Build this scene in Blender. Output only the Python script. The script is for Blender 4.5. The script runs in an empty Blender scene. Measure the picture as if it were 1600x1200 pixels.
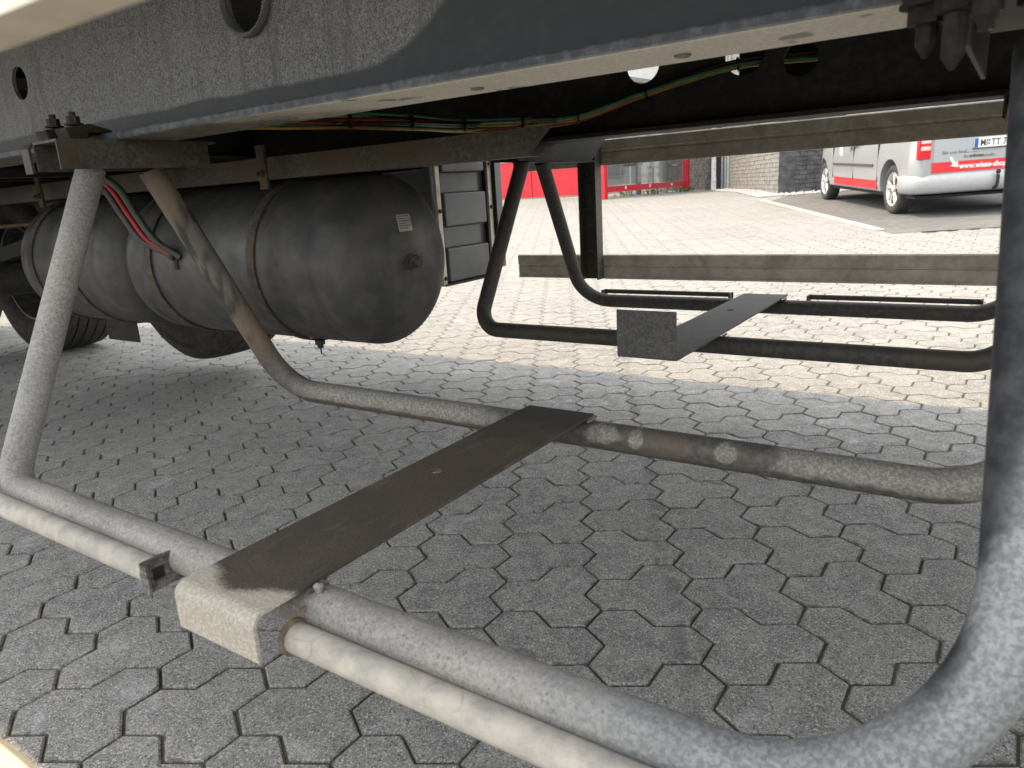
import bpy, bmesh, math, random
from mathutils import Vector, Matrix
random.seed(7)
rnd = random.Random(11)
S = bpy.context.scene
C = S.collection

# ------------------------------------------------------------------ camera, light, exposure
RT = ((0.8275821877088704, 0.5581406320915456, -0.05988954328970882),
      (0.09713129326628472, -0.2474620819600662, -0.9640166128549905),
      (-0.5528772327157441, 0.7919858286613716, -0.2590081325830167))
FPX = 1133.07
cam_d = bpy.data.cameras.new('camera')
cam = bpy.data.objects.new('camera', cam_d)
C.objects.link(cam)
S.camera = cam
m = Matrix.Identity(4)
for r in range(3):
    m[r][0] = RT[0][r]
    m[r][1] = -RT[1][r]
    m[r][2] = -RT[2][r]
cam.matrix_world = m
cam_d.sensor_fit = 'HORIZONTAL'
cam_d.sensor_width = 36.0
cam_d.lens = FPX / 1600 * 36.0
cam_d.clip_start = 0.02
cam_d.clip_end = 500
cam_d.dof.use_dof = True
cam_d.dof.focus_distance = 1.7
cam_d.dof.aperture_fstop = 9.5

W = bpy.data.worlds.new('World')
S.world = W
W.use_nodes = True
wn = W.node_tree
for n in list(wn.nodes):
    wn.nodes.remove(n)
wo = wn.nodes.new('ShaderNodeOutputWorld')
wb = wn.nodes.new('ShaderNodeBackground')
sk = wn.nodes.new('ShaderNodeTexSky')
sk.sky_type = 'NISHITA'
sk.sun_disc = False
SUN = Vector((-0.55, -0.148, 1.0)).normalized()
sk.sun_elevation = math.asin(SUN.z)
sk.sun_rotation = math.atan2(SUN.x, SUN.y)
sk.altitude = 60
sk.air_density = 1.0
sk.dust_density = 1.6
sk.ozone_density = 1.0
hz = wn.nodes.new('ShaderNodeMix')          # thin bright haze takes part of the blue out of the sky
hz.data_type = 'RGBA'
hz.inputs[0].default_value = 0.65
hz.inputs[7].default_value = (12.5, 12.1, 11.4, 1)
wn.links.new(sk.outputs[0], hz.inputs[6])
wn.links.new(hz.outputs[2], wb.inputs[0])
wb.inputs[1].default_value = 0.15
wn.links.new(wb.outputs[0], wo.inputs[0])

sl = bpy.data.lights.new('sun', 'SUN')
sl.energy = 2.0
sl.angle = math.radians(0.53)
sl.color = (1.0, 0.77, 0.46)
sun = bpy.data.objects.new('sun', sl)
C.objects.link(sun)
sun.rotation_euler = SUN.to_track_quat('Z', 'Y').to_euler()
sun.location = (0, 0, 30)

S.view_settings.view_transform = 'Standard'
S.view_settings.look = 'None'
S.view_settings.gamma = 1.0
S.view_settings.use_curve_mapping = False
S.view_settings.exposure = 1.03
S.render.engine = 'CYCLES'
S.cycles.max_bounces = 10
S.cycles.diffuse_bounces = 6

GZ = -0.85           # height of the yard below the lens; the yard rises gently beyond the trailer


def gz(y):
    return GZ + 0.04 * max(0.0, min(y, 16.0) - 3.5)


# ------------------------------------------------------------------ object helpers
def tag(o, label=None, cat=None, group=None, kind=None):
    if label: o['label'] = label
    if cat: o['category'] = cat
    if group: o['group'] = group
    if kind: o['kind'] = kind
    return o


def empty(name, loc, rotz=0.0):
    o = bpy.data.objects.new(name, None)
    C.objects.link(o)
    o.empty_display_size = 0.1
    o.matrix_world = Matrix.Translation(loc) @ Matrix.Rotation(rotz, 4, 'Z')
    WM[o.name] = o.matrix_world.copy()
    return o


WM = {}


def adopt(o, parent, world):
    """parent o so that it stands at matrix world"""
    if parent is not None:
        o.parent = parent
        o.matrix_parent_inverse = Matrix.Identity(4)
        o.matrix_basis = WM[parent.name].inverted() @ world
    else:
        o.matrix_basis = world
    WM[o.name] = world.copy()


class MB:
    def __init__(s, M=None):
        s.v = []
        s.f = []
        s.mi = []
        s.M = M

    def add(s, vs, fs, mi=0):
        o = len(s.v)
        if s.M is not None:
            vs = [tuple(s.M @ Vector(v)) for v in vs]
        s.v += [tuple(v) for v in vs]
        s.f += [tuple(i + o for i in f) for f in fs]
        s.mi += [mi] * len(fs)
        return s

    def box(s, a, b, mi=0, R=None, bev=0.0):
        x0, y0, z0 = [min(p, q) for p, q in zip(a, b)]
        x1, y1, z1 = [max(p, q) for p, q in zip(a, b)]
        if bev > 0:
            e = min(bev, (x1 - x0) * .45, (y1 - y0) * .45, (z1 - z0) * .45)
            bm = bmesh.new()
            bmesh.ops.create_cube(bm, size=1)
            for v in bm.verts:
                v.co = Vector(((x0 + x1) / 2 + v.co.x * (x1 - x0), (y0 + y1) / 2 + v.co.y * (y1 - y0),
                               (z0 + z1) / 2 + v.co.z * (z1 - z0)))
            bmesh.ops.bevel(bm, geom=list(bm.edges), offset=e, segments=2, affect='EDGES', profile=0.5)
            vs = [v.co.copy() for v in bm.verts]
            for i, v in enumerate(bm.verts): v.index = i
            fs = [tuple(v.index for v in f.verts) for f in bm.faces]
            bm.free()
        else:
            vs = [Vector(p) for p in ((x0, y0, z0), (x1, y0, z0), (x1, y1, z0), (x0, y1, z0),
                                      (x0, y0, z1), (x1, y0, z1), (x1, y1, z1), (x0, y1, z1))]
            fs = [(0, 3, 2, 1), (4, 5, 6, 7), (0, 1, 5, 4), (1, 2, 6, 5), (2, 3, 7, 6), (3, 0, 4, 7)]
        if R is not None:
            vs = [R @ v for v in vs]
        return s.add(vs, fs, mi)

    def tube(s, pts, r, seg=12, caps=True, mi=0, flat=1.0, closed=False):
        P = [Vector(p) for p in pts]
        n = len(P)
        rr = r if hasattr(r, '__len__') else [r] * n
        t0 = (P[1] - P[0]).normalized()
        up = Vector((0, 0, 1)) if abs(t0.z) < .9 else Vector((0, 1, 0))
        a = t0.cross(up).normalized()
        vs = []
        for i in range(n):
            if closed:
                t = (P[(i + 1) % n] - P[i - 1]).normalized()
            else:
                t = (P[min(i + 1, n - 1)] - P[max(i - 1, 0)]).normalized()
            a = (a - t * a.dot(t)).normalized()
            b = t.cross(a)
            for k in range(seg):
                w = 2 * math.pi * k / seg
                vs.append(P[i] + a * math.cos(w) * rr[i] + b * math.sin(w) * rr[i] * flat)
        fs = []
        m_ = n if closed else n - 1
        for i in range(m_):
            j = (i + 1) % n
            for k in range(seg):
                k2 = (k + 1) % seg
                fs.append((i * seg + k, i * seg + k2, j * seg + k2, j * seg + k))
        if caps and not closed:
            fs.append(tuple(range(seg - 1, -1, -1)))
            fs.append(tuple((n - 1) * seg + k for k in range(seg)))
        return s.add(vs, fs, mi)

    def cyl(s, c, axis, r, h, seg=16, mi=0, r2=None):
        c = Vector(c)
        a = Vector(axis).normalized()
        return s.tube([c - a * h / 2, c + a * h / 2], [r, r if r2 is None else r2], seg, True, mi)

    def lathe(s, c, axis, prof, seg=32, mi=0, close=False):
        """prof: (offset along axis, radius)"""
        c = Vector(c)
        a = Vector(axis).normalized()
        u = a.orthogonal().normalized()
        w = a.cross(u)
        vs = []
        for (t, r) in prof:
            for k in range(seg):
                q = 2 * math.pi * k / seg
                vs.append(c + a * t + (u * math.cos(q) + w * math.sin(q)) * max(r, 1e-5))
        fs = []
        n = len(prof)
        for i in range(n if close else n - 1):
            j = (i + 1) % n
            for k in range(seg):
                k2 = (k + 1) % seg
                fs.append((i * seg + k, i * seg + k2, j * seg + k2, j * seg + k))
        return s.add(vs, fs, mi)

    def prism(s, poly, d, mi=0):
        """poly: list of 3D points (planar), extruded by vector d"""
        n = len(poly)
        d = Vector(d)
        vs = [Vector(p) for p in poly] + [Vector(p) + d for p in poly]
        fs = [tuple(range(n - 1, -1, -1)), tuple(range(n, 2 * n))]
        fs += [(i, (i + 1) % n, (i + 1) % n + n, i + n) for i in range(n)]
        return s.add(vs, fs, mi)

    def groups(s):
        """separate pieces: loose islands, those whose boxes touch kept together"""
        n = len(s.v)
        p = list(range(n))

        def f(i):
            while p[i] != i:
                p[i] = p[p[i]]
                i = p[i]
            return i
        for fc in s.f:
            a = f(fc[0])
            for i in fc[1:]:
                b = f(i)
                if a != b: p[b] = a
        isl = {}
        for i in range(n): isl.setdefault(f(i), []).append(i)
        keys = list(isl)
        if len(keys) < 2 or len(keys) > 400: return [s]
        bx = {k: ([min(s.v[i][c] for i in isl[k]) - .0015 for c in range(3)], [max(s.v[i][c] for i in isl[k]) + .0015 for c in range(3)]) for k in keys}
        q = {k: k for k in keys}

        def g(k):
            while q[k] != k: k = q[k]
            return k
        for a in range(len(keys)):
            for b in range(a + 1, len(keys)):
                A, B = bx[keys[a]], bx[keys[b]]
                if all(A[0][c] <= B[1][c] and B[0][c] <= A[1][c] for c in range(3)):
                    x, y = g(keys[a]), g(keys[b])
                    if x != y: q[y] = x
        gr = {}
        for k in keys: gr.setdefault(g(k), []).append(k)
        if len(gr) < 2: return [s]
        own = {}
        for G, ks in gr.items():
            for k in ks:
                for i in isl[k]: own[i] = G
        out = []
        for G in gr:
            m_ = MB()
            idx = {}
            for i in range(n):
                if own[i] == G:
                    idx[i] = len(m_.v)
                    m_.v.append(s.v[i])
            for fc, mi in zip(s.f, s.mi):
                if own[fc[0]] == G:
                    m_.f.append(tuple(idx[i] for i in fc))
                    m_.mi.append(mi)
            out.append(m_)
        return out

    def build(s, name, mats, parent=None, smooth=None, kind=None, bevel=0, fixn=True, place=None, split=True):
        if split and kind is None and place is None and parent is not None:
            gr = s.groups()
            if len(gr) > 1:
                first = None
                for g_ in gr:
                    o_ = g_.build(name, mats, parent, smooth, kind, bevel, fixn, None, False)
                    first = first or o_
                return first
        me = bpy.data.meshes.new(name)
        n = len(s.v)
        if place is None:
            lo = [min(v[k] for v in s.v) for k in range(3)]
            hi = [max(v[k] for v in s.v) for k in range(3)]
            c = Vector([(p + q) / 2 for p, q in zip(lo, hi)])
            c.z = lo[2]
            me.from_pydata([(v[0] - c.x, v[1] - c.y, v[2] - c.z) for v in s.v], [], s.f)
            world = Matrix.Translation(c)
        else:
            me.from_pydata(s.v, [], s.f)
            world = place
        if not isinstance(mats, (list, tuple)): mats = [mats]
        for m_ in mats: me.materials.append(m_)
        if len(mats) > 1:
            me.polygons.foreach_set('material_index', s.mi)
        if fixn:
            bm = bmesh.new()
            bm.from_mesh(me)
            bmesh.ops.recalc_face_normals(bm, faces=bm.faces)
            if bevel:
                ed = [e for e in bm.edges if e.is_manifold and e.calc_face_angle(0) > math.radians(40)]
                bmesh.ops.bevel(bm, geom=ed, offset=bevel, segments=2, affect='EDGES', profile=0.5)
            bm.to_mesh(me)
            bm.free()
        if smooth is not None:
            me.polygons.foreach_set('use_smooth', [True] * len(me.polygons))
            if smooth < 180:
                me.set_sharp_from_angle(angle=math.radians(smooth))
        me.update()
        o = bpy.data.objects.new(name, me)
        C.objects.link(o)
        adopt(o, parent, world)
        if kind: o['kind'] = kind
        return o


def fillet(pts, rads, n=8):
    P = [Vector(p) for p in pts]
    out = [P[0]]
    for i in range(1, len(P) - 1):
        r = rads[i - 1] if hasattr(rads, '__len__') else rads
        a = (P[i - 1] - P[i]).normalized()
        b = (P[i + 1] - P[i]).normalized()
        ang = a.angle(b)
        d = r / math.tan(ang / 2)
        A = P[i] + a * d
        B = P[i] + b * d
        ctr = P[i] + (a + b).normalized() * (r / math.sin(ang / 2))
        va = A - ctr
        vb = B - ctr
        tot = va.angle(vb)
        for k in range(n + 1):
            t = k / n
            v = (va * math.sin((1 - t) * tot) + vb * math.sin(t * tot)) / math.sin(tot)
            out.append(ctr + v)
    out.append(P[-1])
    return out


def spline(pts, n=8):
    P = [Vector(p) for p in pts]
    P = [P[0] * 2 - P[1]] + P + [P[-1] * 2 - P[-2]]
    out = []
    for i in range(1, len(P) - 2):
        for k in range(n):
            t = k / n
            a, b, c, d = P[i - 1], P[i], P[i + 1], P[i + 2]
            out.append(0.5 * ((2 * b) + (c - a) * t + (2 * a - 5 * b + 4 * c - d) * t * t + (3 * b - a - 3 * c + d) * t ** 3))
    out.append(P[-2])
    return out


def cut(o, cutters):
    """boolean difference with temporary MB cutters given in world space"""
    tmp = []
    for i, mb in enumerate(cutters):
        c = mb.build('cutter', bpy.data.materials[0], None)
        md = o.modifiers.new('b%d' % i, 'BOOLEAN')
        md.operation = 'DIFFERENCE'
        md.solver = 'EXACT'
        md.object = c
        tmp.append(c)
    bpy.context.view_layer.update()
    dg = bpy.context.evaluated_depsgraph_get()
    me = bpy.data.meshes.new_from_object(o.evaluated_get(dg))
    o.modifiers.clear()
    o.data = me
    for c in tmp:
        d = c.data
        bpy.data.objects.remove(c)
        bpy.data.meshes.remove(d)


def text(name, body, size, place, mat_, parent, align='LEFT', extrude=0.0008, shear=0.0, sx=1.0, bold=0.0, parts=None):
    cu = bpy.data.curves.new(name, 'FONT')
    cu.body = body
    cu.size = size
    cu.extrude = extrude
    cu.align_x = align
    cu.shear = shear
    cu.offset = bold
    cu.resolution_u = 3
    t = bpy.data.objects.new('tmp_text', cu)
    C.objects.link(t)
    t.scale = (sx, 1, 1)
    bpy.context.view_layer.update()
    dg = bpy.context.evaluated_depsgraph_get()
    me = bpy.data.meshes.new_from_object(t.evaluated_get(dg))
    bpy.data.objects.remove(t)
    me.transform(Matrix.Diagonal((sx, 1, 1, 1)))
    me.materials.clear()
    me.materials.append(mat_)
    o = bpy.data.objects.new(name, me)
    C.objects.link(o)
    adopt(o, parent, place)
    return o


# ------------------------------------------------------------------ material helpers
class NT:
    def __init__(s, name):
        s.m = bpy.data.materials.new(name)
        s.m.use_nodes = True
        s.t = s.m.node_tree
        for n in list(s.t.nodes): s.t.nodes.remove(n)
        s.out = s.n('ShaderNodeOutputMaterial')
        s.b = s.n('ShaderNodeBsdfPrincipled')
        s.t.links.new(s.b.outputs[0], s.out.inputs[0])
        g = s.n('ShaderNodeNewGeometry')
        s.pos = g.outputs['Position']
        s.geo = g

    def n(s, typ, **k):
        nd = s.t.nodes.new(typ)
        for a, b in k.items(): setattr(nd, a, b)
        return nd

    def set(s, sock, v):
        if hasattr(v, 'is_output') or isinstance(v, bpy.types.NodeSocket):
            s.t.links.new(v, sock)
        elif isinstance(v, (tuple, list)) and len(v) == 3 and sock.type == 'RGBA':
            sock.default_value = (*v, 1)
        else:
            sock.default_value = v

    def noise(s, scale, detail=4, rough=.55, vec=None, dist=0.0):
        nd = s.n('ShaderNodeTexNoise')
        s.set(nd.inputs['Vector'], vec if vec is not None else s.pos)
        nd.inputs['Scale'].default_value = scale
        nd.inputs['Detail'].default_value = detail
        nd.inputs['Roughness'].default_value = rough
        nd.inputs['Distortion'].default_value = dist
        return nd.outputs[0]

    def vor(s, scale, feature='F1', vec=None, rand=1.0, out='Distance'):
        nd = s.n('ShaderNodeTexVoronoi')
        nd.feature = feature
        s.set(nd.inputs['Vector'], vec if vec is not None else s.pos)
        nd.inputs['Scale'].default_value = scale
        nd.inputs['Randomness'].default_value = rand
        return nd.outputs[out]

    def ramp(s, v, a, b, lo=0.0, hi=1.0, smooth=True):
        nd = s.n('ShaderNodeMapRange')
        nd.interpolation_type = 'SMOOTHSTEP' if smooth else 'LINEAR'
        s.set(nd.inputs[0], v)
        nd.inputs[1].default_value = a
        nd.inputs[2].default_value = b
        nd.inputs[3].default_value = lo
        nd.inputs[4].default_value = hi
        return nd.outputs[0]

    def math(s, op, a, b=0.0, c=None):
        nd = s.n('ShaderNodeMath', operation=op)
        s.set(nd.inputs[0], a)
        s.set(nd.inputs[1], b)
        if c is not None: s.set(nd.inputs[2], c)
        return nd.outputs[0]

    def mix(s, f, a, b, mode='MIX'):
        nd = s.n('ShaderNodeMix', data_type='RGBA', blend_type=mode)
        s.set(nd.inputs[0], f)
        s.set(nd.inputs[6], a)
        s.set(nd.inputs[7], b)
        return nd.outputs[2]

    def scale(s, vec, k):
        nd = s.n('ShaderNodeMapping')
        s.set(nd.inputs[0], vec)
        nd.inputs['Scale'].default_value = k
        return nd.outputs[0]

    def xyz(s):
        nd = s.n('ShaderNodeSeparateXYZ')
        s.set(nd.inputs[0], s.pos)
        return nd.outputs

    def bump(s, h, strength=.3, dist=.002):
        nd = s.n('ShaderNodeBump')
        nd.inputs['Strength'].default_value = strength
        nd.inputs['Distance'].default_value = dist
        s.set(nd.inputs['Height'], h)
        s.t.links.new(nd.outputs[0], s.b.inputs['Normal'])

    def fin(s, col, rough=.6, metal=0.0, spec=.5):
        s.set(s.b.inputs['Base Color'], col)
        s.set(s.b.inputs['Roughness'], rough)
        s.set(s.b.inputs['Metallic'], metal)
        s.b.inputs['Specular IOR Level'].default_value = spec
        return s.m


def plain(name, col, rough=.5, metal=0.0, var=.25, sc=25, spec=.5, bump=0.0):
    t = NT(name)
    n = t.noise(sc, 5, .6)
    c = t.mix(t.ramp(n, .3, .7), tuple(x * (1 - var) for x in col), tuple(min(1, x * (1 + var)) for x in col))
    if bump: t.bump(t.noise(sc * 8, 3), bump, .001)
    return t.fin(c, rough, metal, spec)


TRK = (0.53, -0.16)


def mat_paver(name, part):
    t = NT(name)
    if part:
        oi = t.n('ShaderNodeObjectInfo')
        tone = oi.outputs['Random']
    else:
        at = t.n('ShaderNodeAttribute', attribute_name='tone')
        tone = at.outputs['Fac']
    base = t.mix(tone, (.215, .218, .218), (.275, .275, .268))
    big = t.noise(1.3, 4, .6)
    base = t.mix(t.ramp(big, .35, .7), base, (.185, .190, .195))
    # mottled cement skin
    base = t.mix(t.ramp(t.noise(22, 5, .65), .38, .66, 0, .75), base, (.33, .328, .315))
    # fine aggregate: dark and light grains
    g = t.noise(230, 4, .85)
    base = t.mix(t.ramp(g, .51, .60, 0, .9), base, (.045, .047, .05))
    g2 = t.noise(250, 3, .85, vec=t.scale(t.pos, (1.03, .97, 1)))
    base = t.mix(t.ramp(g2, .55, .63, 0, .9), base, (.66, .65, .63))
    # chalky washed-out patches
    ch = t.math('MULTIPLY', t.ramp(t.noise(7.5, 3, .5, dist=.6), .62, .72), t.ramp(t.noise(40, 4, .7), .35, .6))
    base = t.mix(t.math('MULTIPLY', ch, .30), base, (.62, .64, .66))
    # oil and rubber marks
    oil = t.ramp(t.vor(4.3, vec=t.scale(t.pos, (.6, 1.5, 1))), .085, .055, 0, .5)
    oil = t.math('MULTIPLY', oil, t.ramp(t.noise(9, 3), .45, .55))
    base = t.mix(oil, base, (.07, .072, .075))
    # faint dark drip track running away under the trailer
    xs = t.xyz()
    tr = t.math('ADD', t.math('ADD', xs[0], t.math('MULTIPLY', xs[1], TRK[0])), TRK[1])
    tr = t.math('ADD', tr, t.math('MULTIPLY', t.math('SUBTRACT', t.noise(11, 4, .6), .5), .07))
    tr = t.ramp(t.math('ABSOLUTE', tr), .030, .008, 0, .45)
    tr = t.math('MULTIPLY', tr, t.ramp(t.noise(18, 3, .6), .38, .60))
    base = t.mix(tr, base, (.09, .092, .095))
    scuff = t.noise(30, 4, .7, vec=t.scale(t.pos, (.12, 1.0, 1)))
    base = t.mix(t.ramp(scuff, .6, .75, 0, .3), base, (.12, .122, .125))
    t.bump(t.math('ADD', t.noise(420, 4, .75), t.math('MULTIPLY', t.noise(60, 3), .6)), .55, .0018)
    return t.fin(base, .88, 0, .35)


def mat_joint():
    t = NT('joint_sand')
    n = t.noise(9, 4, .6)
    c = t.mix(t.ramp(n, .4, .62), (.095, .086, .072), (.14, .14, .085))
    c = t.mix(t.ramp(t.noise(160, 3), .5, .7, 0, .7), c, (.16, .14, .11))
    t.bump(t.noise(260, 3), .8, .003)
    return t.fin(c, .95, 0, .2)


def mat_dusty(name, dark, light, amt=(.45, .6), sc=55, brown=None, rough=.62, metal=.0, crackle=.0, bump=.25, fleck=.0):
    """weathered painted or galvanised steel with a dusty film"""
    t = NT(name)
    w = t.noise(3.2, 4, .6, dist=.5)
    n = t.noise(sc, 6, .72)
    f = t.math('ADD', t.math('MULTIPLY', n, .62), t.math('MULTIPLY', w, .38))
    c = t.mix(t.ramp(f, amt[0], amt[1]), dark, light)
    if brown:
        c = t.mix(t.ramp(t.noise(5.5, 5, .65, dist=.8), .5, .64, 0, .85), c, brown)
    if crackle:
        v = t.vor(24, 'DISTANCE_TO_EDGE', vec=None)
        wob = t.noise(16, 4, .6)
        cm = t.math('MULTIPLY', t.ramp(v, .035, .012), t.ramp(wob, .5, .6, 0, crackle))
        c = t.mix(cm, c, tuple(x * .45 for x in dark))
    if fleck:
        v = t.noise(190, 3, .8, dist=1.2)
        c = t.mix(t.ramp(v, .60, .68, 0, fleck), c, tuple(x * .5 for x in dark))
    t.bump(t.math('ADD', n, t.math('MULTIPLY', t.noise(300, 3), .5)), bump, .0012)
    return t.fin(c, rough, metal, .4)


M_joint = mat_joint()
t = NT('paver_worn_arris')
c_ = t.mix(t.ramp(t.noise(300, 4, .8), .40, .62), (.13, .13, .125), (.42, .42, .40))
c_ = t.mix(t.ramp(t.noise(35, 4, .7), .50, .62, 0, .8), c_, (.10, .098, .085))
t.bump(t.noise(380, 3, .8), .8, .003)
M_edge = t.fin(c_, .92, 0, .3)
M_pav = mat_paver('concrete_paver', True)
M_pavs = mat_paver('concrete_paver_far', False)

# near carrier: galvanised, bleached and dust crusted
M_galvA = mat_dusty('galvanised_dusty', (0.208, 0.212, 0.220), (0.416, 0.400, 0.368), (.36, .66), 210, (0.288, 0.296, 0.312), .6, .0, .0, .3, .45)
t = NT('galvanised_right_leg_worn')
x_, y_, z_ = t.xyz()
n_ = t.noise(210, 6, .72)
w_ = t.noise(5, 4, .6, dist=.4)
f_ = t.math('ADD', t.math('MULTIPLY', n_, .62), t.math('MULTIPLY', w_, .38))
c_ = t.mix(t.ramp(f_, .36, .66), (0.184, 0.188, 0.196), (0.400, 0.384, 0.352))
c_ = t.mix(t.ramp(t.noise(330, 3, .8, dist=1.2), .56, .64, 0, .7), c_, (.10, .105, .11))
pit = t.vor(150, vec=None)
c_ = t.mix(t.math('MULTIPLY', t.ramp(pit, .30, .16), t.ramp(t.noise(26, 4, .6), .46, .56, 0, .75)), c_, (.13, .13, .13))
crk = t.vor(26, 'DISTANCE_TO_EDGE', vec=t.mix(.06, t.pos, t.n('ShaderNodeTexNoise').outputs[1]))
c_ = t.mix(t.math('MULTIPLY', t.ramp(crk, .022, .006), t.ramp(t.noise(8, 3, .6), .5, .58, 0, .55)), c_, (.16, .165, .17))
# bluish zinc on the long run towards the corner
xb = t.math('ADD', x_, t.math('MULTIPLY', t.math('SUBTRACT', t.noise(9, 4, .6, dist=.6), .5), .35))
c_ = t.mix(t.ramp(xb, -.42, -.12, 0, .75), c_, t.mix(t.ramp(t.noise(230, 4, .7, dist=.5), .40, .62), (0.136, 0.152, 0.172), (0.320, 0.344, 0.368)))
# dark blue-grey on the upper right-hand leg, reaching lower on its left side
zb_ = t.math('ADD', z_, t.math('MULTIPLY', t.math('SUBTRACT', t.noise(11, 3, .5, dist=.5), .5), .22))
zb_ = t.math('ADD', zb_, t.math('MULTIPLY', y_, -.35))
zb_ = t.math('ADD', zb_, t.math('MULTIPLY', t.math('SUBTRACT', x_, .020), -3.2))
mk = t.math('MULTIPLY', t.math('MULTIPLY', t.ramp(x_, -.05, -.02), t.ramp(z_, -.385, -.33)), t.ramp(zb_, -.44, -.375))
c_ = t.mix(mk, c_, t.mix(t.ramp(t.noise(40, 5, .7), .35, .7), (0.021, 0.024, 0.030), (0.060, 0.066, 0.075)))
t.bump(n_, .3, .0012)
M_galvR = t.fin(c_, .58, 0, .4)
M_galvC = mat_dusty('galvanised_cream', (0.323, 0.319, 0.306), (0.527, 0.497, 0.442), (.36, .62), 30, None, .65, .0, .25, .3, .15)
M_endp = mat_dusty('end_plate_grey', (.07, .07, .07), (.24, .235, .22), (.40, .62), 120, None, .65)
M_rust = mat_dusty('rusty_steel', (.12, .085, .065), (.30, .22, .17), (.4, .6), 60, None, .8)


def mat_tube_dark(name, k=1.0, wiped=True):
    """dark tube: dried dust left in places, brown film, a few wiped spots"""
    t = NT(name)
    x, y, z = t.xyz()
    n = t.noise(70, 6, .7)
    c = t.mix(t.ramp(n, .4, .62), (.075 * k, .072 * k, .068 * k), (.13 * k, .122 * k, .11 * k))
    c = t.mix(t.ramp(t.noise(4.5, 4, .6, dist=.7), .48, .62, 0, .7), c, (.13 * k, .105 * k, .08 * k))
    if wiped:
        fine = t.noise(190, 4, .8)
        dust = t.mix(t.ramp(fine, .42, .62), (0.165, 0.161, 0.150), (0.330, 0.315, 0.285))
        wob = t.math('MULTIPLY', t.math('SUBTRACT', t.noise(14, 4, .6, dist=.6), .5), .16)
        top = t.math('ADD', t.math('ADD', z, t.math('MULTIPLY', t.math('SUBTRACT', t.noise(40, 4, .6), .5), .02)), 0.0)
        up = t.ramp(top, -.446, -.438)
        xw = t.math('ADD', x, wob)
        right = t.ramp(xw, -.30, -.27)
        left = t.math('MULTIPLY', t.ramp(xw, -.76, -.86), t.ramp(xw, -1.45, -1.25))
        m_ = t.math('MULTIPLY', t.math('ADD', right, left), up)
        c = t.mix(t.math('MULTIPLY', m_, .85), c, dust)
        # rubbed spots beside the plate
        for (px_, sx_) in ((-.565, 22), (-.345, 40), (-.50, 55)):
            d = t.math('POWER', t.math('MULTIPLY', t.math('SUBTRACT', x, px_), sx_), 2.0)
            d = t.math('ADD', d, t.math('POWER', t.math('MULTIPLY', t.math('SUBTRACT', z, -.425), 50), 2.0))
            d = t.math('ADD', d, t.math('MULTIPLY', t.math('SUBTRACT', t.noise(60, 3, .6), .5), .9))
            c = t.mix(t.ramp(d, .75, .35, 0, .8), c, dust)
        # brown grime with darker edge on the leg
        leg = t.ramp(z, -.40, -.30)
        gr = t.mix(t.ramp(t.noise(9, 4, .6, vec=t.scale(t.pos, (1, 1, .35)), dist=.5), .45, .56), (0.150, 0.116, 0.083), (0.041, 0.038, 0.034))
        gr = t.mix(t.ramp(t.noise(11, 3, .6, vec=t.scale(t.pos, (1.4, 1, .3))), .55, .64, 0, .8), gr, (0.156, 0.150, 0.138))
        c = t.mix(leg, c, gr)
    t.bump(t.math('ADD', n, t.noise(260, 3)), .3, .001)
    return t.fin(c, .6, 0, .4)


M_tubeB = mat_tube_dark('tube_dark_dusty', .85)
M_tubeF = mat_tube_dark('tube_far_dark', .55, False)


def mat_plate_near():
    t = NT('dusty_plate')
    x, y, z = t.xyz()
    n = t.noise(330, 4, .75)
    c = t.mix(t.ramp(n, .4, .62), (0.061, 0.050, 0.037), (0.115, 0.097, 0.076))
    c = t.mix(t.ramp(t.noise(9, 4, .6), .4, .65, 0, .6), c, (.05, .046, .042))
    c = t.mix(t.ramp(t.noise(38, 5, .7, vec=t.scale(t.pos, (1, .25, 1))), .56, .68, 0, .5), c, (.13, .118, .10))
    c = t.mix(t.ramp(t.math('ADD', y, t.math('MULTIPLY', t.noise(20, 3), .08)), 1.0, 1.10, 0, .7), c, (.035, .035, .036))
    # pale nose of the plate, ending in a ragged outline
    e = t.math('ADD', y, t.math('MULTIPLY', t.math('SUBTRACT', t.noise(9, 2, .5, dist=.3), .5), .09))
    e = t.math('ADD', e, t.math('MULTIPLY', t.math('SUBTRACT', t.noise(240, 3, .7), .5), .02))
    e = t.math('ADD', e, t.math('MULTIPLY', t.math('ABSOLUTE', t.math('ADD', x, .665)), -.55))
    pale = t.mix(t.ramp(t.noise(260, 3, .7), .45, .62), (0.378, 0.361, 0.318), (0.533, 0.499, 0.439))
    c = t.mix(t.ramp(e, .402, .384), c, pale)
    t.bump(n, .45, .0012)
    return t.fin(c, .72, 0, .35)


M_plateN = mat_plate_near()
M_plateF = mat_dusty('plate_far', (.055, .055, .055), (.12, .118, .112), (.42, .6), 200, None, .65)


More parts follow.
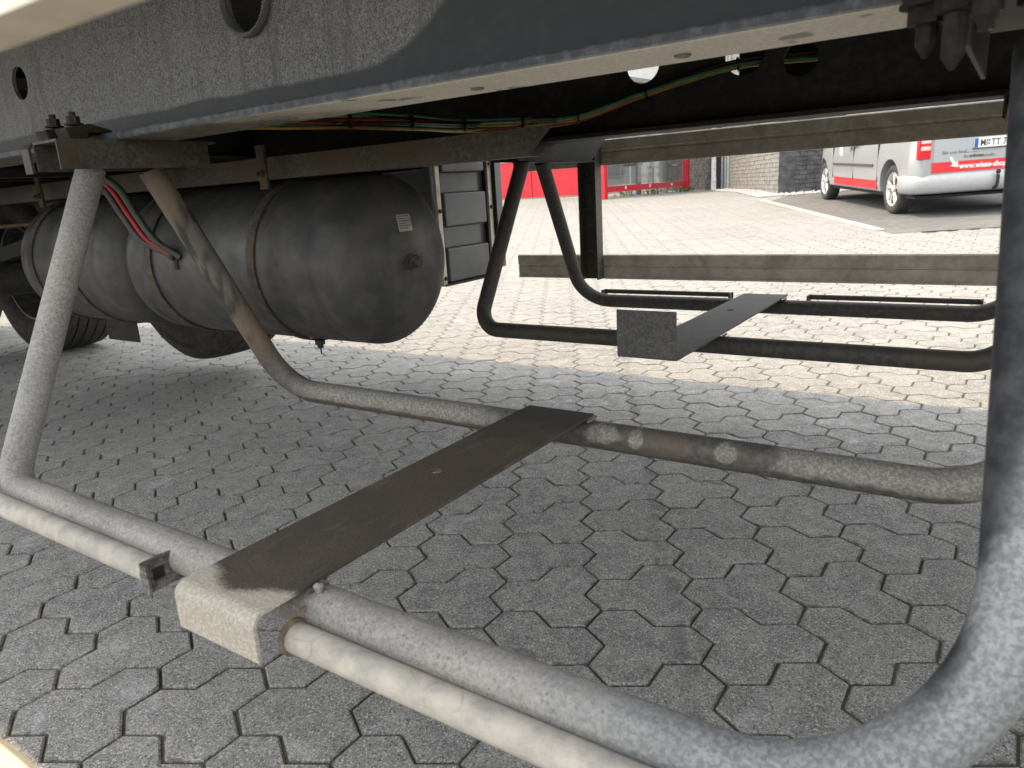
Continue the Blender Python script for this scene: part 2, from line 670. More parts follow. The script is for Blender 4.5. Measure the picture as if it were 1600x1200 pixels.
def mat_beam():
    t = NT('chassis_paint')
    x, y, z = t.xyz()
    # streaky salt and dust crust on dark grey paint
    squig = t.noise(120, 2, .5, vec=t.scale(t.pos, (1, 1, .9)), dist=2.6)
    line = t.math('SUBTRACT', 1.0, t.math('MULTIPLY', t.math('ABSOLUTE', t.math('SUBTRACT', squig, .5)), 9))
    run = t.noise(46, 4, .65, vec=t.scale(t.pos, (1, 1, .09)))
    crust = t.ramp(t.math('MULTIPLY', t.math('MAXIMUM', line, 0), t.ramp(run, .05, .60)), .2, .8, 0, .8)
    base = t.mix(t.ramp(t.noise(3, 4), .35, .65), (0.037, 0.038, 0.040), (0.055, 0.055, 0.053))
    dusty = t.mix(crust, base, (0.180, 0.180, 0.176))
    dusty = t.mix(t.ramp(run, .60, .72, 0, .25), dusty, (0.105, 0.104, 0.099))
    clean = t.mix(t.ramp(t.noise(45, 5, .7), .4, .7), (0.012, 0.015, 0.019), (0.019, 0.022, 0.025))
    # the crust stops in a ragged tide line above the flange, higher towards the front
    lim = t.math('ADD', .184, t.ramp(x, -.80, -.30, 0, .30))
    lim = t.math('ADD', lim, t.math('MULTIPLY', t.math('SUBTRACT', t.noise(7, 5, .6), .5), .022))
    f = t.math('SUBTRACT', z, lim)
    sft = t.ramp(x, -.9, -.5, 1.0, .22)
    c = t.mix(t.ramp(t.math('MULTIPLY', f, sft), -.0035, .0045), clean, dusty)
    t.bump(t.math('ADD', t.noise(150, 4, .7), crust), .2, .001)
    return t.fin(c, .6, 0, .4)


M_beam = mat_beam()
t = NT('flange_paint_bounce_lit')
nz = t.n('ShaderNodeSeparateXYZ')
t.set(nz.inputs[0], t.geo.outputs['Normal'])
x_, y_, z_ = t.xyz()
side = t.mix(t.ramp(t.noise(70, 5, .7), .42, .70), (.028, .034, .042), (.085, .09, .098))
und = t.mix(t.ramp(t.noise(180, 4, .7), .40, .62), (.68, .62, .52), (.82, .77, .67))  # pale underside: light bounced off the sunlit yard, put into the colour
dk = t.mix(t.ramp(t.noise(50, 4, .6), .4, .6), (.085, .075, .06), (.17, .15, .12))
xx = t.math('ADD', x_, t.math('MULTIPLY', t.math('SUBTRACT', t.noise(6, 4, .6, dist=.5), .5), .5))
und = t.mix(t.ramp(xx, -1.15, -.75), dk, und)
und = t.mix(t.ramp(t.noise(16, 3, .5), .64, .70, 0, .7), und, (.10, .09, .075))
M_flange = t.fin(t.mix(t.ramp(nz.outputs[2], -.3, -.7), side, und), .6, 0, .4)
M_dark = mat_dusty('chassis_black', (.018, .018, .019), (.045, .043, .040), (.45, .7), 40, (.05, .038, .026), .7)
M_brack = mat_dusty('bracket_steel', (0.040, 0.037, 0.032), (0.104, 0.096, 0.084), (.42, .65), 90, (0.068, 0.050, 0.032), .6)
M_tank_old = mat_dusty('tank_paint', (0.037, 0.038, 0.039), (0.068, 0.067, 0.063), (.40, .68), 16, (0.051, 0.049, 0.046), .5, 0, 0, .08)
t = NT('tank_grimy')
x_, y_, z_ = t.xyz()
c_ = t.mix(t.ramp(t.noise(12, 5, .65), .38, .66), (.034, .035, .037), (.062, .061, .058))
c_ = t.mix(t.ramp(t.noise(26, 5, .7, vec=t.scale(t.pos, (1, .25, .25)), dist=.3), .52, .70, 0, .35), c_, (.085, .082, .077))
c_ = t.mix(t.ramp(t.noise(150, 3, .8), .66, .74, 0, .5), c_, (.14, .135, .125))
c_ = t.mix(t.ramp(t.noise(6, 3, .6, dist=.8), .60, .68, 0, .6), c_, (.026, .027, .032))
lo_ = t.math('MULTIPLY', t.ramp(z_, -.27, -.335), t.ramp(t.noise(16, 4, .65), .52, .62, 0, .7))
c_ = t.mix(lo_, c_, (.10, .062, .04))
t.bump(t.noise(60, 4, .6), .08, .001)
M_tank = t.fin(c_, t.ramp(t.noise(14, 4), .3, .7, .42, .62), 0, .45)
M_strap = mat_dusty('strap_rusty', (.035, .031, .028), (.10, .08, .062), (.45, .64), 60, (.075, .055, .04), .75)
M_bolt = mat_dusty('bolt_zinc', (0.154, 0.147, 0.133), (0.315, 0.301, 0.266), (.4, .6), 160, (.16, .11, .07), .5, .4)
M_alu = mat_dusty('weathered_aluminium', (.42, .38, .32), (.58, .54, .46), (.38, .62), 26, (.34, .30, .245), .6, .1, 0, .15, .3)
M_alunear = mat_dusty('weathered_aluminium_pale', (.50, .45, .36), (.62, .57, .47), (.40, .62), 26, None, .5, .1, 0, .15)
M_rubber = mat_dusty('tyre_rubber', (0.021, 0.020, 0.019), (0.059, 0.055, 0.048), (.42, .66), 30, (0.052, 0.046, 0.036), .85)
M_rim = mat_dusty('rim_grey', (.05, .05, .05), (.14, .135, .125), (.4, .65), 20, None, .6)
M_plastic = plain('grey_plastic', (0.084, 0.087, 0.091), .5, 0, .12, 12)
M_white = plain('sticker_paper', (.34, .33, .29), .6)
M_ink = plain('print_ink', (.04, .04, .045), .6)
M_hose_r = plain('red_hose', (.30, .012, .018), .45)
M_hose_k = plain('grey_hose', (.045, .052, .05), .5)
M_cab = {'red': plain('cable_red', (0.203, 0.013, 0.009), .4), 'yellow': plain('cable_yellow', (0.248, 0.189, 0.027), .4),
         'green': plain('cable_green', (0.013, 0.126, 0.059), .4), 'white': plain('cable_white', (0.270, 0.257, 0.216), .4),
         'black': plain('cable_black', (0.005, 0.005, 0.006), .45), 'brown': plain('cable_brown', (0.135, 0.077, 0.027), .5)}

# ------------------------------------------------------------------ the yard and its pavers
PA = 0.85 / 12.3987
PSI = -0.5242756
CU, CV = -1.12052194, -18.6361428
H = math.sqrt(3) / 2
cs, sn = math.cos(-PSI), math.sin(-PSI)


def p2w(u, v):
    x, y = PA * (u - CU), PA * (v - CV)
    return (cs * x - sn * y, sn * x + cs * y)


TRI = [(-.5, H), (.5, H), (1, 0), (2, 0), (2.5, -H), (2, -2 * H), (1, -2 * H), (.5, -3 * H), (-.5, -3 * H),
       (-1, -2 * H), (-.5, -H), (-1, 0)]
TRI = [(x - .5, y + H) for x, y in TRI]


def offset(poly, d):
    out = []
    n = len(poly)
    for i in range(n):
        p0, p1, p2 = Vector(poly[i - 1]), Vector(poly[i]), Vector(poly[(i + 1) % n])
        e1 = (p1 - p0).normalized()
        e2 = (p2 - p1).normalized()
        n1 = Vector((e1.y, -e1.x))
        n2 = Vector((e2.y, -e2.x))
        b = (n1 + n2).normalized()
        out.append(tuple(p1 + b * (d / b.dot(n1))))
    return out


BAY = [Vector((-3.50, 12.92)), Vector((-1.01, 8.27)), Vector((9.0, 12.3)), Vector((9.0, 30.0)), Vector((-3.5, 30))]


def inside(p, poly):
    c = False
    n = len(poly)
    for i in range(n):
        a, b = poly[i], poly[(i + 1) % n]
        if (a.y > p[1]) != (b.y > p[1]) and p[0] < (b.x - a.x) * (p[1] - a.y) / (b.y - a.y) + a.x:
            c = not c
    return c


def project(x, y, z):
    X = RT[0][0] * x + RT[0][1] * y + RT[0][2] * z
    Y = RT[1][0] * x + RT[1][1] * y + RT[1][2] * z
    Z = RT[2][0] * x + RT[2][1] * y + RT[2][2] * z
    return X, Y, Z


ys = [-60, -8, -1, 3.5, 8, 12, 16, 60, 220]
mb = MB()
vs = []
for y in ys:
    for x in (-150, -12, 12, 150):
        vs.append((x, y, gz(y) - .0058))
fs = [(j * 4 + i, j * 4 + i + 1, j * 4 + i + 5, j * 4 + i + 4) for j in range(len(ys) - 1) for i in range(3)]
mb.add(vs, fs)
yard = mb.build('yard_paving', M_joint, None, kind='structure', fixn=False)

stones = []
for k in range(-160, 160):
    for mrow in range(-30, 130):
        for q in (0, 1):
            if q == 0:
                u, v = 3 * k + .5, 6 * H * mrow - H
            else:
                u, v = 3 * k + 1, 6 * H * mrow + 2 * H
            x, y = p2w(u, v)
            if y < -1.2 or y > 23: continue
            X, Y, Z = project(x, y, gz(y))
            near = (-1.2 < y < 4.5 and -6.5 < x < 2.2)
            if not near:
                if Z < .2: continue
                if abs(X / Z) > .86 or Y / Z > 1.0: continue
            if inside((x, y), BAY): continue
            vis = 0
            if Z > .15 and abs(X / Z) < .74 and abs(Y / Z) < .57:
                vis = 1.0 / Z ** 3
            stones.append((vis, x, y, q))
stones.sort(key=lambda s: -s[0])
# top ring, inner ring (bevelled arris), bottom ring
o1 = offset([(a * PA, b * PA) for a, b in TRI], .0026)
o2 = offset([(a * PA, b * PA) for a, b in TRI], .0062)
ROT = Matrix.Rotation(-PSI, 2)


def ring(poly, flip):
    r = []
    for a, b in poly:
        if flip: a, b = -a, -b
        r.append((cs * a - sn * b, sn * a + cs * b))
    return r


def stone_mesh(flip, jit=.0006):
    dj = [(rnd.uniform(-jit, jit), rnd.uniform(-jit, jit)) for _ in range(12)]
    i_ = [(a + j[0] * 1.5, b + j[1] * 1.5) for (a, b), j in zip(ring(o2, flip), dj)]
    o_ = [(a + j[0], b + j[1]) for (a, b), j in zip(ring(o1, flip), dj)]
    vs = [(a, b, 0) for a, b in i_] + [(a, b, -.0030) for a, b in o_] + [(a, b, -.02) for a, b in o_]
    fs = [tuple(range(11, -1, -1))]
    for r in (0, 12):
        fs += [(r + i, r + (i + 1) % 12, r + 12 + (i + 1) % 12, r + 12 + i) for i in range(12)]
    return vs, fs


SM = []
for fl in (False, True) * 8:
    me = bpy.data.meshes.new('paver')
    v_, f_ = stone_mesh(fl)
    me.from_pydata(v_, [], f_)
    bm = bmesh.new()
    bm.from_mesh(me)
    bmesh.ops.recalc_face_normals(bm, faces=bm.faces)
    if sum(f.normal.z for f in bm.faces if len(f.verts) == 12) < 0:
        bmesh.ops.reverse_faces(bm, faces=bm.faces)
    bm.to_mesh(me)
    bm.free()
    me.materials.append(M_pav)
    me.materials.append(M_edge)
    for f_i in me.polygons:
        if len(f_i.vertices) == 4: f_i.material_index = 1
    SM.append(me)
for (vis, x, y, q) in stones[:300]:
    o = bpy.data.objects.new('paver', SM[q + 2 * rnd.randrange(8)])
    C.objects.link(o)
    sl_ = .04 if 3.5 < y < 16 else 0
    mw = Matrix.Translation((x, y, gz(y) + rnd.uniform(-.0012, .0012))) @ Matrix.Rotation(math.atan(sl_) + rnd.uniform(-.006, .006), 4, 'X') @ Matrix.Rotation(rnd.uniform(-.006, .006), 4, 'Y')
    adopt(o, yard, mw)
vs, fs, tone = [], [], []
for (vis, x, y, q) in stones[300:]:
    v_, f_ = stone_mesh(bool(q))
    b = len(vs)
    dz = rnd.uniform(-.001, .001)
    ax, ay = rnd.uniform(-.005, .005), rnd.uniform(-.005, .005)
    tn = rnd.random()
    for (a, c_, d) in v_:
        vs.append((x + a, y + c_, gz(y + c_) + d + dz + a * ax + c_ * ay))
        tone.append(tn)
    fs += [tuple(i + b for i in f) for f in f_]
me = bpy.data.meshes.new('paver_field')
me.from_pydata(vs, [], fs)
at_ = me.attributes.new('tone', 'FLOAT', 'POINT')
at_.data.foreach_set('value', tone)
me.materials.append(M_pavs)
me.materials.append(M_edge)
for f_i in me.polygons:
    if len(f_i.vertices) == 4: f_i.material_index = 1
bm = bmesh.new()
bm.from_mesh(me)
bmesh.ops.recalc_face_normals(bm, faces=bm.faces)
bm.to_mesh(me)
bm.free()
o = bpy.data.objects.new('paver_field', me)
C.objects.link(o)
adopt(o, yard, Matrix.Identity(4))
o['kind'] = 'stuff'

# loose grit lying on the stones
M_grit = plain('grit_stone', (.30, .29, .27), .9, 0, .6, 90)
q = MB()
for i in range(2600):
    y = .35 + 3.6 * rnd.random() ** 1.3
    x = rnd.uniform(-3.6, 1.0)
    r_ = rnd.uniform(.0006, .0021) * (1 if rnd.random() < .96 else 1.8)
    zz = gz(y) + .0015 + r_ * .6
    a0 = rnd.random() * 6
    v_ = []
    for d in ((1, 0, 0), (-1, 0, 0), (0, 1, 0), (0, -1, 0), (0, 0, 1), (0, 0, -1)):
        j = rnd.uniform(.6, 1.3) * r_
        v_.append((x + (d[0] * math.cos(a0) - d[1] * math.sin(a0)) * j, y + (d[0] * math.sin(a0) + d[1] * math.cos(a0)) * j, zz + d[2] * j * .7))
    q.add(v_, [(0, 2, 4), (2, 1, 4), (1, 3, 4), (3, 0, 4), (2, 0, 5), (1, 2, 5), (3, 1, 5), (0, 3, 5)])
g = q.build('grit', M_grit, None, kind='stuff')
tag(g, 'loose grains of grit scattered over the paving stones', 'grit')

# grey parking bay
t = NT('bay_paving')
br = t.n('ShaderNodeTexBrick')
t.set(br.inputs['Vector'], t.scale(t.pos, (1, 1, 1)))
mp = t.n('ShaderNodeMapping')
t.set(mp.inputs[0], t.pos)
mp.inputs['Rotation'].default_value = (0, 0, math.radians(-62))
t.set(br.inputs['Vector'], mp.outputs[0])
br.inputs['Scale'].default_value = 4
br.inputs['Mortar Size'].default_value = .012
br.inputs['Color1'].default_value = (.13, .132, .134, 1)
br.inputs['Color2'].default_value = (.165, .165, .165, 1)
br.inputs['Mortar'].default_value = (.07, .07, .068, 1)
c = t.mix(t.ramp(t.noise(2, 4), .4, .7, 0, .5), br.outputs[0], (.19, .185, .175))
M_bay = t.fin(c, .9, 0, .3)
mb = MB()
bp = [(-3.50, 12.92), (-1.01, 8.27), (9.0, 12.3), (9.0, 16.0), (9, 30), (-3.5, 30), (-3.5, 16)]
mb.add([(x, y, gz(y) + .004) for x, y in bp], [(0, 1, 2, 3, 6), (6, 3, 4, 5)])
bay = mb.build('parking_bay', M_bay, None, kind='structure', fixn=False)

# pale kerb line of flush stones
M_kerb = plain('kerb_concrete', (.42, .40, .36), .9, 0, .1, 8)
kd = (Vector((-1.01, 8.27)) - Vector((-3.75, 13.4)))
kl = kd.length
kd.normalize()
kn = Vector((-kd.y, kd.x))
kerb = empty('kerb', (-2.3, 10.7, gz(10.7)))
tag(kerb, 'pale flush kerb line along the edge of the grey parking bay', 'kerb')
nk = int(kl / .5)
for i in range(nk):
    a = Vector((-3.75, 13.4)) + kd * (i * .5 + .004)
    b = a + kd * .492
    q = MB()
    P = [a - kn * .05, b - kn * .05, b + kn * .05, a + kn * .05]
    q.prism([(p.x, p.y, gz(p.y) - .05) for p in P], (0, 0, .062))
    q.build('kerb_stone', M_kerb, kerb)

# ------------------------------------------------------------------ the semi-trailer
TR = empty('semi_trailer', (-1.4, 1.4, GZ))
tag(TR, 'dark grey semi-trailer overhead with tube baskets, air tanks, side rails and wheels under its chassis', 'trailer')
X0, X1 = -7.6, 3.2


def flange_edge(z0, z1, ya, yb):
    return z0, z1, ya, yb


def ibeam(yw, y0, y1, holes, matweb, matfl):
    w = MB().box((X0, yw - .004, .149), (X1, yw + .004, .56))
    web = w.build('chassis_beam', matweb, TR)
    if holes:
        cut(web, [MB().cyl((hx, yw, hz), (0, 1, 0), hr, .1, 40) for hx, hz, hr in holes])
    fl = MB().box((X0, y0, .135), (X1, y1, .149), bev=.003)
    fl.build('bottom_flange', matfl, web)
    return web


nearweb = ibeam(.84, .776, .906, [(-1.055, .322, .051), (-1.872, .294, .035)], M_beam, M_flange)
# toothed collar of the big hole
q = MB()
q.lathe((-1.055, .832, .322), (0, 1, 0), [(0, .051), (-.006, .053), (-.006, .0585), (0, .060)], 72)
for k in range(72):
    a = 2 * math.pi * k / 72
    q.box((-.0012, -.0085, .0535), (.0012, -.006, .058), R=None)
    base = len(q.v) - 8
    for i in range(base, base + 8):
        v = Matrix.Rotation(a, 3, 'Y') @ Vector(q.v[i])
        q.v[i] = (v.x - 1.055, v.y + .832, v.z + .322)
q.build('hole_collar', M_plastic, nearweb, smooth=40)
farweb = ibeam(2.10, 2.035, 2.165, [(-.497, .279, .043), (-.643, .312, .054), (-.935, .325, .052)], M_dark, M_dark)

# weld nuts, dents on the near flange: small holes with bright rims
q = MB()
for x in (-1.0, -.62, -.33):
    q.lathe((x, .85, .1345), (0, 0, -1), [(0, .006), (.002, .006), (.002, .009), (0, .010)], 14)
q.build('flange_grommet', M_bolt, nearweb)

# deck above, side sills
MB().box((X0, .15, .56), (X1, 2.70, .62)).build('deck_floor', M_dark, TR)
q = MB().box((X0, .15, .50), (X1, .19, .70), bev=.004)
q.build('side_sill', M_dark, TR)
q = MB().box((X0, 2.66, .50), (X1, 2.70, .70), bev=.004)
q.build('side_sill', M_dark, TR)
# cross members through the chassis
for x in (-6.4, -5.6, -4.7, -3.9, -3.1, -2.35, -1.62, -.2, .55, 1.3, 2.1, 2.9):
    q = MB().box((x - .03, .19, .50), (x + .03, 2.66, .505)).box((x - .03, .19, .555), (x + .03, 2.66, .56)).box((x - .003, .19, .505), (x + .003, 2.66, .555))
    q.build('cross_member', M_dark, TR)
for x in (-6.2, -4.4, -2.75, .9, 2.6):
    q = MB().box((x - .03, .844, .20), (x + .03, 2.096, .206)).box((x - .004, .844, .206), (x + .004, 2.096, .40)).box((x - .03, .844, .40), (x + .03, 2.096, .406))
    q.build('cross_member', M_dark, TR)
# outriggers on the far side, tapering upwards to the sill
for x in (-5.9, -3.9, -1.31, .45, 2.3):
    poly = [(x, 2.0, .082), (x, 2.46, .082), (x, 2.66, .215), (x, 1.93, .195)]
    q = MB().prism(poly, (.006, 0, 0))
    q.box((x - .03, 2.0, .078), (x + .03, 2.46, .082))
    q.build('outrigger', M_dark, TR)
    q = MB().prism([(x, 2.165, .21), (x, 2.66, .30), (x, 2.66, .50), (x, 2.165, .50)], (.006, 0, 0))
    q.build('outrigger_gusset', M_dark, TR)

MB().box((-.74, 2.36, .25), (1.6, 2.62, .49), bev=.006).build('daylight_blocker', M_dark, TR)  # added box, keeps daylight out of the far beam's holes

# side rails, far and near
RAILP = [(0, 0), (0, .008), (.003, .010), (.003, .048), (.007, .050), (.007, .054), (.003, .056), (0, .060), (0, .096), (.004, .1),
         (.024, .1), (.024, .092), (.010, .088), (.010, .012), (.024, .008), (.024, 0)]


def rail(y, z, x0, x1, flip, mt, lab=None):
    """profile drawn as (depth, height); face towards -y for flip False"""
    pts = [(x0, y + (-d if flip else d), z + h) for d, h in RAILP]
    q = MB()
    q.prism(pts, (x1 - x0, 0, 0))
    o = q.build('side_rail', mt, TR)
    if lab: o['label'] = lab
    return o


rail(2.745, .070, -1.84, X1, False, M_alu)
rail(2.745, -.387, -1.84, X1, False, M_alu)
rail(.15, .066, X0, X1, True, M_alunear, 'pale near side guard rail close to the lens')
rail(.115, -.380, X0, X1, True, M_alunear, 'pale lower near side guard rail')
for x in (-1.455, .6, 2.6):
    q = MB().box((x - .035, 2.69, -.385), (x - .031, 2.742, .205)).box((x - .031, 2.738, -.385), (x + .045, 2.742, .205)).box((x + .041, 2.69, -.385), (x + .045, 2.738, .205))
    q.box((x - .03, 2.736, -.37), (x + .04, 2.744, -.30))
    q.build('rail_post', M_brack, TR)
for x in (-6.5, -4.2, 1.9):
    MB().box((x - .03, .155, -.36), (x + .03, .19, .50)).build('rail_post', M_brack, TR)

# ---- tube baskets
ZT = -.4345
R_T = .0252


def hoop(name, pl, pr, y, legy, mt, parent, xl, xr, bl, br_, seg=24):
    path = [(pl, legy, .084), (xl, y, ZT), (xr, y, ZT), (pr, legy, .084)]
    P = fillet(path, (bl, br_), 14)
    q = MB().tube(P, R_T * (1.0 if y < 1.5 else .96), seg)
    return q.build(name, mt, parent, smooth=60)


def hexnut(q, c, axis, r, h, mi=0):
    q.tube([Vector(c) - Vector(axis) * h / 2, Vector(c) + Vector(axis) * h / 2], r, 6, True, mi)


def basket(y_out, y_in, leg_out, leg_in, xL, xR, mat_out, mat_in, ng):
    outer = hoop('tube_basket', xL[0], xL[3], y_out, leg_out, mat_out, TR, xL[1], xL[2], .065, .18 if y_out < 1 else .115)
    inner = hoop('inner_hoop', xR[0], xR[3], y_in, leg_in, mat_in, outer, xR[1], xR[2], .11, .125)
    return outer, inner


near, near_in = basket(.458, 1.095, .745, .885, (-1.462, -1.368, .034, .010), (-1.50, -1.43, .050, .060), M_galvR, M_tubeB, True)
near['label'] = 'near tube basket, pale galvanised and dusty'
far, far_in = basket(1.87, 2.49, 2.035, 2.165, (-1.325, -1.425, .05, .04), (-1.335, -1.375, .03, .04), M_tubeF, M_tubeF, False)
far['label'] = 'far tube basket, blackened'


def bent_plate(name, x0, x1, pts, th, hole, mt, parent):
    """pts: (y,z) centre line of the sheet, extruded in x; round hole cut through"""
    n = len(pts)
    up, dn = [], []
    for i in range(n):
        a = Vector(pts[max(i - 1, 0)])
        b = Vector(pts[min(i + 1, n - 1)])
        t_ = (b - a).normalized()
        nn = Vector((-t_.y, t_.x))
        up.append(Vector(pts[i]) + nn * th / 2)
        dn.append(Vector(pts[i]) - nn * th / 2)
    poly = [(x0, p.x, p.y) for p in up] + [(x0, p.x, p.y) for p in reversed(dn)]
    q = MB().prism(poly, (x1 - x0, 0, 0))
    o = q.build(name, mt, parent, bevel=.0008)
    cut(o, [MB().cyl((hole[0], hole[1], hole[2]), (0, 0, 1), hole[3], .05, 24)])
    return o


def arc(cy, cz, r, a0, a1, n=6):
    return [(cy + r * math.cos(math.radians(a0 + (a1 - a0) * k / n)), cz + r * math.sin(math.radians(a0 + (a1 - a0) * k / n))) for k in range(n + 1)]


# near plate: nose folded down
pn = [(.3745, -.4535)] + arc(.3875, -.4155, .013, 180, 90) + [(.5, -.4025), (.76, -.4025), (1.108, -.4025)]
bent_plate('cross_plate', -.736, -.597, pn, .005, (-.682, .765, -.4025, .0095), M_plateN, near)
# far plate: nose folded up
pf = [(1.5395, -.289)] + arc(1.5445, -.3965, .005, 180, 270, 4) + [(1.8, -.4015), (2.2, -.4015), (2.535, -.4015)]
bent_plate('cross_plate', -.760, -.612, pf, .005, (-.70, 2.2, -.4015, .012), M_plateF, far)

# bump rods on their end plates
q = MB().tube([(-1.52, .4175, -.4405), (-.868, .4175, -.4405)], .0165, 18)
rod1 = q.build('bump_rod', M_galvC, near, smooth=50)
q = MB().tube([(-.592, .4175, -.447), (.05, .4175, -.447)], .0165, 18)
rod2 = q.build('bump_rod', M_galvC, near, smooth=50)


def endplate(x, th, mt, par, y0, y1, z0, z1, hole=None, name='end_plate'):
    q = MB().box((x, y0, z0), (x + th, y1, z1), bev=.0015)
    o = q.build(name, mt, par)
    if hole:
        cut(o, [MB().box((x - .02, hole[0], hole[1]), (x + .03, hole[2], hole[3]))])
    return o


# channel-shaped end bracket of the left rod with its dark square opening
e = endplate(-.858, .005, M_endp, near, .397, .452, -.463, -.419, (.410, -.450, .427, -.432))
e['label'] = 'channel end plate with a square opening'
MB().box((-.8675, .404, -.456), (-.8595, .434, -.424)).build('shade_liner', M_dark, near)  # dark block behind the opening stands in for the shade inside
MB().box((-.853, .397, -.463), (-.842, .400, -.421)).build('end_plate', M_endp, near)
q = MB().lathe((-.593, .4175, -.447), (1, 0, 0), [(-.004, .001), (-.004, .0205), (.002, .0205), (.002, .001)], 20)
q.box((-.597, .43, -.4255), (-.592, .475, -.4205), bev=.001)
e = q.build('end_plate', M_rust, near, smooth=40)
e['label'] = 'rusty end plate of the rod'
q = MB()
q.lathe((-.588, .452, -.404), (0, 0, 1), [(-.006, .004), (.002, .006), (.004, .003), (.005, .0005)], 10)
q.build('weld_bead', M_galvA, near, smooth=60)
for x0, x1 in ((-1.30, -.80), (-.545, -.055)):
    q = MB().tube([(x0, 2.535, -.405), (x1, 2.535, -.405)], .0085, 10)
    q.box((x0, 2.502, -.424), (x0 + .005, 2.545, -.397)).box((x1 - .005, 2.502, -.424), (x1, 2.545, -.397))
    q.build('bump_rod', M_tubeF, far, smooth=40)


# weld beads where the plates sit on the tubes
for par_, ys_, xs2 in ((near, (.458, 1.095), (-.736, -.597)), (far, (1.87, 2.49), (-.760, -.612))):
    for yy in ys_:
        for xx, sg_ in zip(xs2, (-1, 1)):
            q = MB()
            n_b = 9
            pts_ = [(xx + sg_ * .002, yy - .016 + .032 * k / n_b, -.4075 + .001 * math.sin(k * 2.3)) for k in range(n_b + 1)]
            q.tube(pts_, [.0022 + .0010 * (k % 2) for k in range(n_b + 1)], 7)
            q.build('weld_bead', M_endp, par_, smooth=60)

# top brackets: pairs of channels under the flanges with clamps and bolts
def top_bracket(x, y0, y1, par, mt, clampy, nuts, zt=.1345):
    q = MB()
    q.box((x - .045, y0, zt - .005), (x + .045, y1, zt))                       # top plate
    q.box((x - .045, y0, zt - .052), (x - .041, y1 - .02, zt - .005))         # downturned web towards the rear
    q.box((x + .041, y0, zt - .052), (x + .045, y1 - .02, zt - .005))
    o = q.build('mounting_bracket', mt, par, bevel=.0006)
    for (ny, nx) in nuts:
        b = MB()
        hexnut(b, (nx, ny, zt - .011), (0, 0, 1), .0105, .010)
        b.cyl((nx, ny, zt - .020), (0, 0, 1), .0055, .024, 10)
        b.cyl((nx, ny, zt - .0065), (0, 0, 1), .014, .0025, 16)
        b.build('nut', M_bolt, par)
    return o


def clamp(x, y, par, sgn=1):
    """cast girder clamp with its bolt gripping the flange edge"""
    q = MB()
    q.prism([(x - .022, y - .030 * sgn, .135), (x - .022, y - .036 * sgn, .158), (x - .022, y + .012 * sgn, .166), (x - .022, y + .052 * sgn, .155),
             (x - .022, y + .052 * sgn, .1495), (x - .022, y + .006 * sgn, .1495), (x - .022, y + .004 * sgn, .135)], (.044, 0, 0))
    o = q.build('girder_clamp', M_rust2, par, bevel=.003)
    b = MB()
    b.cyl((x, y - .008 * sgn, .166), (0, 0, 1), .016, .003, 18)
    hexnut(b, (x, y - .008 * sgn, .174), (0, 0, 1), .0115, .012)
    b.cyl((x, y - .008 * sgn, .183), (0, 0, 1), .006, .010, 10)
    b.build('clamp_bolt', M_rust2, par)
    b = MB()
    hexnut(b, (x, y - .008 * sgn, .118), (0, 0, 1), .0115, .012)
    b.cyl((x, y - .008 * sgn, .106), (0, 0, 1), .006, .014, 10)
    b.build('nut', M_bolt, par)


M_rust2 = mat_dusty('clamp_rusty_dark', (0.011, 0.009, 0.008), (0.039, 0.030, 0.024), (.42, .62), 60, (0.045, 0.027, 0.017), .8)
top_bracket(-1.46, .67, .99, near, M_brack, 0, ((.745, -1.475), (.955, -1.475), (.955, -1.44)))
q = MB().prism([(-1.535, .662, .080), (-1.535, .662, .124), (-1.535, .670, .134), (-1.535, .95, .134), (-1.535, .95, .130), (-1.535, .674, .130), (-1.535, .667, .122), (-1.535, .667, .080)], (.028, 0, 0))
q.build('mounting_bracket', M_brack, near)
clamp(-1.475, .745, near)
clamp(-1.53, .735, near)
top_bracket(0.0, .67, .99, near, M_brack, 0, ((.70, .01), (.955, .015)))
clamp(-.035, .742, near)
clamp(.03, .742, near)
# long bolts and stacked nuts hanging from the right-hand clamp
q = MB()
for (bx, by, l) in ((-.050, .66, .060), (-.072, .70, .045), (-.03, .62, .042), (.0, .68, .055)):
    q.cyl((bx, by, .135 - l / 2), (0, 0, 1), .008, l, 10)
    hexnut(q, (bx, by, .128), (0, 0, 1), .0165, .014)
    hexnut(q, (bx, by, .111), (0, 0, 1), .0145, .013)
    q.cyl((bx, by, .119), (0, 0, 1), .021, .003, 18)
    q.tube([(bx, by, .135 - l), (bx, by, .135 - l - .010)], [.008, .002], 10)
q.box((-.10, .60, .135), (.05, .776, .145), bev=.002)
q.build('clamp_bolt', M_rust2, near)
top_bracket(-1.32, 1.93, 2.27, far, M_dark, 0, ((1.98, -1.31), (2.23, -1.31)))
top_bracket(0.0, 1.93, 2.27, far, M_dark, 0, ((1.98, .0), (2.23, .0)))
q = MB()
for (bx, by) in ((-.02, 1.975), (.015, 1.98), (-.02, 2.02)):
    q.cyl((bx, by, .09), (0, 0, 1), .010, .11, 12)
    for k in range(12):
        q.cyl((bx, by, .04 + k * .007), (0, 0, 1), .0125, .003, 12)
    hexnut(q, (bx, by, .125), (0, 0, 1), .02, .02)
q.build('clamp_bolt', M_dark, far)

# ---- air tanks, coaxial, with straps
TY, TZ, TRD = 1.29, -.147, .203


def dome(x, s, r=TRD, d=.095):
    """ellipsoidal head profile, s = +1 to the right"""
    pr = []
    for k in range(13):
        a = math.radians(90 * k / 12)
        pr.append((x + s * d * math.sin(a), r * max(math.cos(a), 0) ** .8))
    return pr


